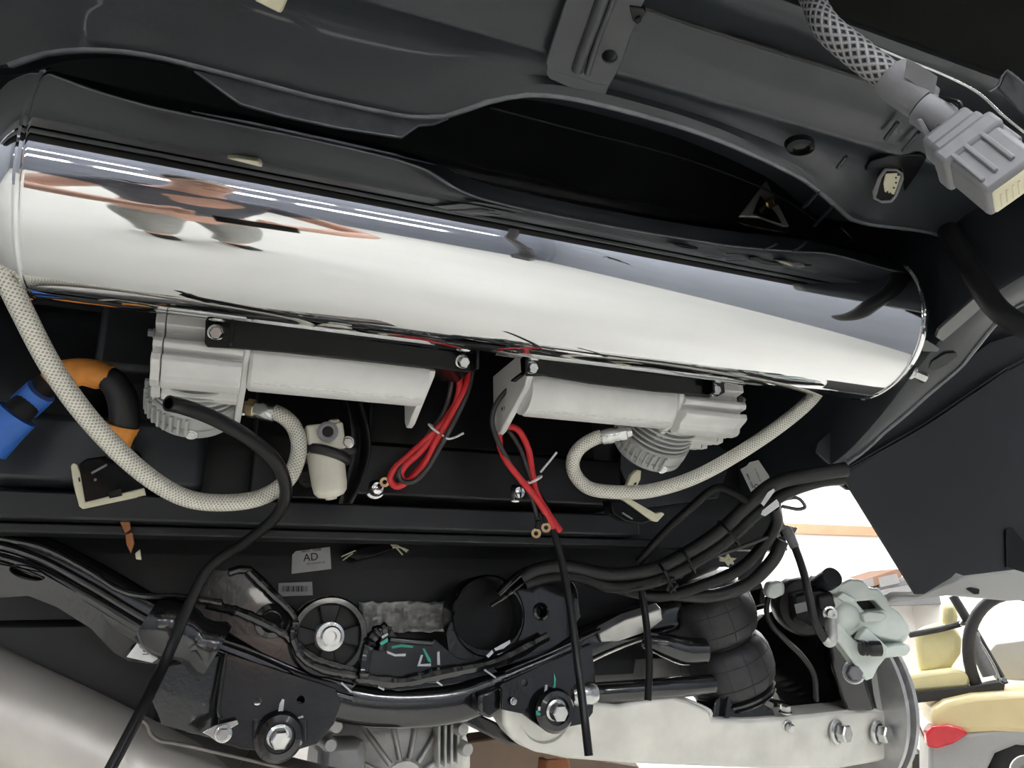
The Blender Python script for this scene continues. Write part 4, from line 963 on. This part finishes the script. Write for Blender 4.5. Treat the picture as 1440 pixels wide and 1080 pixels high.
cpl('bridge_block', [(1212,864),(1222,860),(1244,862),(1248,868),(1240,874),(1216,876)], 'cal_paint', -.010, .03, .002)
cpl('rim_flange', [(1150,822),(1152,812),(1164,806),(1182,812),(1186,822),(1176,836),(1166,834)], 'cal_paint', -.004, .05, .003)
lathe('piston_housing', P(1190,868,1.205), P(1205,876,1.17)-P(1190,868,1.205)-n_*.02, [(0,-.03),(.020,-.03),(.022,-.01),(.022,.004),(.018,.009),(.014,.010),(0,.016)], 'cal_paint', CL, seg=36)
lathe('outer_pad_housing', P(1240,882,1.22), P(1276,886,1.22)-P(1240,882,1.22), [(0,-.01),(.020,-.008),(.024,.006),(.024,.026),(.018,.034),(.008,.036),(.008,.042),(0,.042)], 'cal_paint', CL, seg=32)
br = cpl('carrier', [(1168,878),(1180,874),(1200,898),(1222,916),(1236,912),(1262,906),(1278,906),(1282,914),(1276,922),(1246,926),(1236,938),(1228,954),(1218,958),(1206,940),(1190,918),(1176,900)], 'cal_paint', -.006, .04, .003)
cpl('carrier_lug', [(1206,900),(1210,892),(1220,881),(1230,892),(1250,912),(1248,920),(1234,922),(1226,908),(1214,902)], 'cal_paint', -.022, .018, .0025, par=br)
lathe('guide_boot', P(1210,912,1.165), P(1238,912,1.165)-P(1210,912,1.165), [(0,0),(.010,0),(.011,.003),(.0095,.006),(.011,.009),(.0095,.012),(.0115,.016),(.0115,.03),(0,.03)], 'rubber', CL, seg=24)
mo = lathe('parking_motor', P(1132,853,1.25), n_*-1, [(0,-.05),(.044,-.05),(.048,-.03),(.048,.0),(.044,.010),(.036,.012),(0,.012)], 'plastic_black', CL, seg=40)
cpl('motor_lid', [(1118,836),(1150,828),(1170,832),(1176,852),(1168,880),(1140,884),(1120,874)], 'plastic_black', -.006, .04, .004, par=mo)
cpl('motor_cap', [(1150,838),(1168,834),(1176,852),(1170,858),(1154,858)], 'plastic_dark', -.016, .02, .004, par=mo)
cpl('motor_label', [(1117,850),(1138,845),(1140,858),(1120,863)], 'grey_plastic', -.0075, .002, 0, par=mo)
lathe('motor_neck', P(1150,826,1.24), P(1170,812,1.2)-P(1150,826,1.24), [(0,-.01),(.016,-.01),(.016,.05),(0,.05)], 'plastic_dark', CL, seg=24)
bolt('motor_screw', P(1167,863,1.17), -n_, .0085, .012, 'zinc', CL, socket=True)
cpl('plug_body', [(1078,832),(1082,820),(1098,816),(1104,822),(1104,836),(1090,842),(1080,840)], 'cal_paint', .01, .03, .004)
tube('plug_wire', [P(*q) for q in [(1080,840,1.24),(1078,860,1.23),(1086,880,1.22),(1105,900,1.23),(1130,925,1.26),(1145,950,1.27),(1148,985,1.28)]], .0045, 'rubber', CL, seg=10)
bolt('lower_bolt', P(1199,946,1.19), (-.4,-.9,0), .0125, .014, 'grey_plastic', CL)
BH = thing('brake_hose', 'black brake hose curving down to the caliper with a silver end', 'hose', P(1115,760,1.2))
tube('hose', [P(*q) for q in [(1108,748,1.2),(1118,770,1.19),(1130,805,1.17),(1138,840,1.15),(1145,872,1.14),(1156,893,1.14),(1164,902,1.14)]], .0062, 'rubber', BH, seg=14)
tube('banjo_end', [P(*q) for q in [(1160,899,1.139),(1166,903,1.138),(1170,898,1.14),(1169,886,1.15),(1168,874,1.16)]], [.0065,.008,.0085,.009,.009], 'alu_cast', BH, seg=14)
tube('metal_collar', [P(1106,744,1.2),P(1118,770,1.19)], [.0085,.0075], 'grey_plastic', BH, seg=14, n=1)
hk = thing('hose_bracket', 'small dark bracket holding the top of the brake hose', 'bracket', P(1100,745,1.2))
plate('plate', [(1082,742),(1098,730),(1104,738),(1122,742),(1118,750),(1104,752),(1092,758)], 'ecoat', hk, th=.01, p0=P(1100,745,1.205), n=(.4,1,0)); tube('rod', [P(1092,705,1.2),P(1120,700,1.2),P(1132,712,1.2),P(1122,716,1.2),P(1100,712,1.2)], .003, 'ecoat', hk, seg=8)
# ================================================================== hanging connector, upper right
CN = thing('wire_connector', 'grey multi-pin plug on a braided cable hanging at the upper right', 'connector', P(1380,220,.46))
tube('braided_sleeve', [P(*q) for q in [(1118,-50,.55),(1140,-5,.53),(1163,38,.51),(1205,74,.50),(1250,108,.49),(1275,125,.485)]], [.0075,.0080,.0092,.0098,.0095,.0090], 'grey_braid', CN, seg=24, n=10)
tube('tape_collar', [P(*q) for q in [(1252,108,.49),(1272,124,.485),(1300,146,.478)]], [.0128,.0125,.0115], 'grey_plastic', CN, seg=24)
tube('seal_collar', [P(*q) for q in [(1296,152,.476),(1312,162,.472),(1332,176,.468)]], [.0105,.0110,.0105], 'grey_plastic', CN, seg=24)
plate('tape_flap', [(1275,82),(1294,92),(1318,108),(1313,135),(1290,120),(1272,108)], 'grey_plastic', CN, th=.0012, p0=P(1295,108,.468), n=nrm(P(1295,108,.468))+Vector((.3,0,.1)), bevel=0)
A = P(1326,184,.465); Bp = P(1424,262,.432); ax = nrm(Bp-A)
upv = nrm((P(1380,160,.45)-P(1350,215,.45))); upv = nrm(upv-ax*upv.dot(ax)); sd = nrm(ax.cross(upv))
M3 = Matrix((ax, upv, sd)).transposed(); Lc = (Bp-A).length
bd = box('plug_housing', A+ax*(Lc*.60)+sd*-.0, (Lc*.85,.032,.030), 'grey_plastic', CN, rot=M3, bevel=.003)
box('rear_collar', A+ax*(Lc*.14), (Lc*.24,.030,.024), 'grey_plastic', CN, rot=M3, bevel=.003)
box('mid_flange', A+ax*(Lc*.40), (Lc*.22,.038,.034), 'grey_plastic', CN, rot=M3, bevel=.003)
tocam = nrm(-A); sgn = 1 if sd.dot(tocam) > 0 else -1
for k in (-.012,-.004,.006): box('side_rib', A+ax*(Lc*.62)+upv*k+sd*sgn*.0155, (Lc*.55,.003,.003), 'grey_plastic', bd, rot=M3, bevel=.0008)
for k in (-.006,.006): box('top_rail', A+ax*(Lc*.62)+upv*.0165+sd*k, (Lc*.6,.004,.004), 'grey_plastic', bd, rot=M3, bevel=.001)
box('latch', A+ax*(Lc*.50)+upv*.019, (Lc*.34,.005,.010), 'grey_plastic', bd, rot=M3, bevel=.001)
box('mouth_seal', A+ax*(Lc*1.022), (.003,.026,.024), 'cream', CN, rot=M3, bevel=.002)
for k in range(6): box('contact_pin', A+ax*(Lc*1.035)+upv*(-.009+.0036*k), (.003,.0012,.014), 'cream', CN, rot=M3, bevel=0)
for k, m in ((0,'cream'),(1,'yellow_wire'),(2,'grey_wire')):
    if m == 'yellow_wire': mat('yellow_wire', (.75,.5,.03), .4)
    tube('core_wire', [P(1322,172+3*k,.467-.002*k), P(1330,180+3*k,.462-.003*k), P(1340,186+3*k,.460-.003*k)], .0022, m, CN, seg=8)
tube('clip_wire', [P(*q) for q in [(1320,137,.466),(1335,140,.462),(1350,146,.458),(1350,160,.458)]], .0014, 'plastic_black', CN, seg=6)
plate('lock_lever', [(1288,168),(1296,166),(1318,205),(1312,210),(1306,204)], 'grey_plastic', CN, th=.004, p0=P(1303,188,.465), n=nrm(P(1303,188,.465)))
# chrome beading and clip on the bumper edge
BT = tube('bumper_beading', [P(*q) for q in [(1222,62,.56),(1270,82,.57),(1325,104,.58),(1375,130,.58),(1408,160,.575),(1440,186,.57),(1470,212,.57)]], .0011, 'zinc', seg=10); tag(BT, 'thin shiny beading line curving behind the hanging plug', 'trim')
EC = thing('edge_clip', 'folded grey metal clip on the beading at the right edge', 'clip', P(1420,125,.56))
plate('outer_leaf', [(1416,98),(1424,100),(1470,140),(1470,175),(1448,170),(1404,124)], 'body_paint', EC, th=.004, p0=P(1425,130,.56), n=(.6,1,.8))
tube('fold', [P(*q) for q in [(1392,128,.555),(1404,120,.555),(1416,99,.555),(1450,128,.55)]], .0009, 'edge_grey', EC, n=2, seg=8)
# glossy strip along the body seam behind the beading
tube('body_seam', [P(*q) for q in [(860,-8,.60),(950,26,.62),(1060,62,.64),(1150,90,.66),(1240,118,.68)]], .0020, 'ink', CB, seg=8)

# ================================================================== golf cart and cabinet in the workshop
GC = thing('golf_cart', 'cream golf cart with red tail lamp parked behind the car', 'golf cart', (5.1,4.0,FL))
gd = 5.3
gn = nrm((.7,.72,0))
def gpl(nm, px, m, off, th, bevel=.03, par=None, holes=()): return plate(nm, px, m, par or GC, th=th, p0=P(1360,960,gd)+gn*off, n=gn, bevel=bevel, holes=holes)
gpl('backrest', [(1288,900),(1292,884),(1318,876),(1345,880),(1354,900),(1352,920),(1338,940),(1316,946),(1294,946)], 'cart_seat', .05, .14, .05)
gpl('headrest', [(1326,850),(1345,849),(1348,868),(1346,880),(1326,880)], 'cart_seat', .09, .10, .03)
gpl('seat_cushion', [(1262,955),(1280,948),(1340,940),(1358,944),(1366,956),(1362,968),(1264,976)], 'cart_seat', -.10, .45, .03)
gpl('frame_beam', [(1262,976),(1362,966),(1404,957),(1414,962),(1412,972),(1366,980),(1262,992)], 'cart_black', -.14, .12, .01)
gpl('rear_body', [(1308,1012),(1312,998),(1330,986),(1370,977),(1440,972),(1520,968),(1520,1040),(1400,1030),(1362,1032),(1340,1030),(1318,1030)], 'cart_cream', -.30, .6, .04)
gpl('lower_body', [(1306,1050),(1318,1030),(1362,1030),(1440,1020),(1520,1020),(1520,1060),(1470,1052),(1430,1048),(1400,1060),(1388,1085),(1386,1115),(1306,1115)], 'cart_grey', -.29, .58, .03)
gpl('tail_lamp', [(1302,1032),(1310,1022),(1332,1019),(1350,1023),(1362,1032),(1340,1046),(1318,1053),(1304,1050)], 'lamp_red', -.33, .15, .012)
wc = PP(1452,1092,P(1360,960,gd)+gn*-.2,gn)
wl = lathe('wheel', wc, -gn, [(.12,-.05),(.14,.03),(.20,.03),(.235,.01),(.245,-.05),(.245,-.15),(.12,-.15)], 'tyre', GC, seg=40)
lathe('hub', wc, -gn, [(0,.03),(.05,.03),(.08,.0),(.125,.0)], 'silver_body', wl, seg=24)
def gtube(nm, pts, r, m): return tube(nm, [PP(x,y,P(1360,960,gd)+gn*o_,gn) for x,y,o_ in pts], r, m, GC, seg=10)
gtube('side_rail', [(1278,893,.02),(1320,885,.02),(1352,877,.02)], .022, 'cart_black')
gtube('pillar', [(1340,838,.0),(1358,868,.0),(1385,915,.0),(1412,962,.0)], .032, 'cart_black')
gtube('pillar', [(1360,885,-.03),(1378,905,-.03),(1396,935,-.03),(1406,958,-.03)], .014, 'zinc')
gtube('pillar', [(1366,890,.0),(1378,920,.0),(1392,950,.0)], .05, 'grey_plastic')
bm = bmesh.new(); wcx = PP(1440,930,P(1360,960,gd)+gn*-.1,gn); Bw = basis(gn+Vector((0,0,.2)))
add_tube(bm, [wcx+Bw@Vector((.33*math.cos(t),.45*math.sin(t),0)) for t in (2*math.pi*i/40 for i in range(41))], .04, 10, 1, caps=False); finish('rear_wheel_arch', bm, 'cart_black', GC)
gpl('floor_panel', [(1384,925),(1400,905),(1440,900),(1470,930),(1470,960),(1400,955)], 'silver_body', .25, .05, .01)
for a, b in (((1276,985),(1302,1045)), ((1270,1005),(1290,1060))): gtube('stay', [a+(-.1,), b+(-.1,)], .012, 'zinc')
for x, y in ((1353,877),(1362,877),(1412,956)): lathe('cap_bolt', PP(x,y,P(1360,960,gd)+gn*-.04,gn), -gn, [(0,.02),(.015,.02),(.02,.0)], 'chrome', GC, seg=12)
G2 = thing('parked_buggy', 'second cream vehicle with a red lamp low behind the brake disc', 'buggy', P(1270,1060,6.5))
def g2(nm, px, m, off, th, bevel=.03): return plate(nm, px, m, G2, th=th, p0=P(1270,1050,6.5)+gn*off, n=gn, bevel=bevel)
g2('body', [(1240,1040),(1262,1022),(1282,1026),(1288,1060),(1284,1110),(1240,1110)], 'cart_cream', 0, .5)
g2('tail_lamp', [(1271,1056),(1278,1052),(1279,1070),(1273,1076)], 'lamp_red', -.03, .05, .01)
g2('wheel', [(1284,1050),(1300,1062),(1305,1110),(1282,1110)], 'tyre', -.02, .2, .03)
TCB = thing('wall_cabinet', 'grey cabinet hung on the far wall beyond the caliper', 'cabinet', P(1230,850,Y=8.0))
tn = nrm((0,1,0)); tp = P(1230,830,Y=8.0)
cb = plate('body', [(1150,846),(1180,838),(1290,810),(1330,812),(1330,850),(1250,852),(1190,858)], 'cabinet_grey', TCB, th=.49, p0=tp, n=tn, bevel=.02)
plate('lid', [(1120,846),(1180,826),(1262,800),(1270,803),(1268,812),(1190,838),(1124,856)], 'dark_wood', TCB, th=.515, p0=tp-tn*.03, n=tn, bevel=.01)
for px in ([(1205,818),(1228,812),(1230,824),(1208,829)], [(1234,812),(1262,806),(1266,820),(1238,826)], [(1230,832),(1290,820),(1292,836),(1234,844)]):
    dr = plate('drawer', px, 'cabinet_front', TCB, th=.03, p0=tp-tn*.03, n=tn, bevel=.008)

# ================================================================== the photographer, mirrored in the tank
def skin_mesh(name, joints, edges, m, parent, root=0, sub=2):
    me = bpy.data.meshes.new(name); me.from_pydata([j[0] for j in joints], edges, []); me.materials.append(MATS[m])
    o = bpy.data.objects.new(name, me); COL.objects.link(o)
    sk = o.modifiers.new('skin', 'SKIN'); sk.use_smooth_shade = True
    for i, j in enumerate(joints):
        sv = me.skin_vertices[0].data[i]; sv.radius = j[1] if isinstance(j[1], tuple) else (j[1], j[1]); sv.use_root = (i == root)
    s = o.modifiers.new('sub', 'SUBSURF'); s.levels = sub; s.render_levels = sub
    if parent: o.parent = parent; o.matrix_parent_inverse = Matrix.Translation(-parent.location)
    return o

yaw = math.atan2(ROT.col[2].x, ROT.col[2].y)   # the photographer faces the way the lens looks
fwd = -Vector((ROT.col[2].x, ROT.col[2].y, 0)).normalized(); rgt = Vector((fwd.y, -fwd.x, 0))
def H(x, y, z): return rgt*(x + .10*min(1.0, max(0.0, (-y-.04)/.30))) + fwd*y + Vector((0,0,z))
PN = thing('person', 'person in dark shirt and pale trousers holding up a phone, mirrored in the tank', 'person', H(0,-.5,FL))
J = [(H(0,-.50,-.33),(.135,.10)),(H(0,-.51,-.12),(.125,.095)),(H(0,-.49,.06),(.15,.105)),(H(0,-.46,.17),(.085,.07)),(H(0,-.43,.25),.052),(H(0,-.40,.32),(.062,.075)),(H(0,-.40,.39),(.074,.092)),(H(0,-.41,.455),(.058,.07))]
E_ = [(i,i+1) for i in range(7)]
def limb(js, at_):
    k = at_
    for j in js: J.append(j); E_.append((k, len(J)-1)); k = len(J)-1
    return k
for s in (-1,1):
    limb([(H(s*.10,-.50,-.42),.088),(H(s*.105,-.47,-.62),.072),(H(s*.11,-.45,-.80),.056),(H(s*.11,-.48,-1.0),.05),(H(s*.11,-.51,-1.16),.040),(H(s*.12,-.44,-1.205),.036),(H(s*.13,-.34,-1.215),.030)], 0)
    w = limb([(H(s*.17,-.46,.13),.056),(H(s*.28,-.38,.02),.056),(H(s*.36,-.27,-.07),.052),(H(s*.24,-.16,-.06),.047),(H(s*.125,-.080,-.035),.031),(H(s*.095,-.050,-.015),(.030,.018))], 2)
    for k, (dz, L) in enumerate(((.028,.9),(.010,1.0),(-.008,.95),(-.026,.8))):
        limb([(H(s*.082,-.040,dz-.004),.0095),(H(s*.070,-.022-.002*k,dz),.0088),(H(s*.052,-.024,dz),.0080)], w)
    limb([(H(s*.090,-.060,.020),.011),(H(s*.066,-.058,.030),.0095)], w)
skin_mesh('body', J, E_, 'skin', PN)
skin_mesh('shirt', [(H(0,-.50,-.36),(.148,.112)),(H(0,-.51,-.12),(.140,.108)),(H(0,-.49,.06),(.165,.118)),(H(0,-.462,.165),(.10,.08)),(H(.17,-.46,.13),.068),(H(.27,-.395,.04),.058),(H(-.17,-.46,.13),.068),(H(-.27,-.395,.04),.058)], [(0,1),(1,2),(2,3),(2,4),(4,5),(2,6),(6,7)], 'shirt', PN)
for s in (-1,1):
    skin_mesh('trouser_leg', [(H(s*.05,-.50,-.34),(.105,.11)),(H(s*.10,-.50,-.45),.098),(H(s*.105,-.47,-.62),.082),(H(s*.11,-.45,-.80),.068),(H(s*.11,-.48,-1.0),.062),(H(s*.11,-.51,-1.15),.058)], [(i,i+1) for i in range(5)], 'trousers', PN)
    skin_mesh('shoe', [(H(s*.11,-.53,-1.205),(.042,.04)),(H(s*.12,-.44,-1.205),(.044,.04)),(H(s*.13,-.32,-1.215),(.042,.032))], [(0,1),(1,2)], 'plastic_black', PN)
    lathe('eye', H(s*.032,-.318,.385), fwd, [(0,.006),(.007,.004),(.010,0),(.007,-.006)], 'white_paint', PN, seg=12)
    lathe('ear', H(s*.073,-.41,.375), rgt*s, [(0,.012),(.014,.010),(.020,.0),(.012,-.01)], 'skin', PN, seg=12)
skin_mesh('hair', [(H(0,-.435,.37),(.078,.075)),(H(0,-.42,.44),(.078,.088)),(H(0,-.40,.475),(.060,.07))], [(0,1),(1,2)], 'hair', PN)
tube('nose', [H(0,-.318,.375), H(0,-.300,.352), H(0,-.312,.340)], [.008,.012,.010], 'skin', PN, seg=10)
tube('mouth', [H(-.022,-.318,.318), H(0,-.310,.316), H(.022,-.318,.318)], .0045, 'lamp_red' if False else 'orange_brown', PN, seg=8)
PH = thing('phone', 'dark phone held up by the person, mirrored in the tank', 'phone', ROT @ Vector((0,-.02,.02)))
box('phone_body', ROT @ Vector((.05,-.02,.012)), (.155,.075,.008), 'gloss_black', PH, rot=ROT, bevel=.003)
box('screen', ROT @ Vector((.05,-.02,.0165)), (.145,.068,.001), 'ink', PH, rot=ROT, bevel=0)
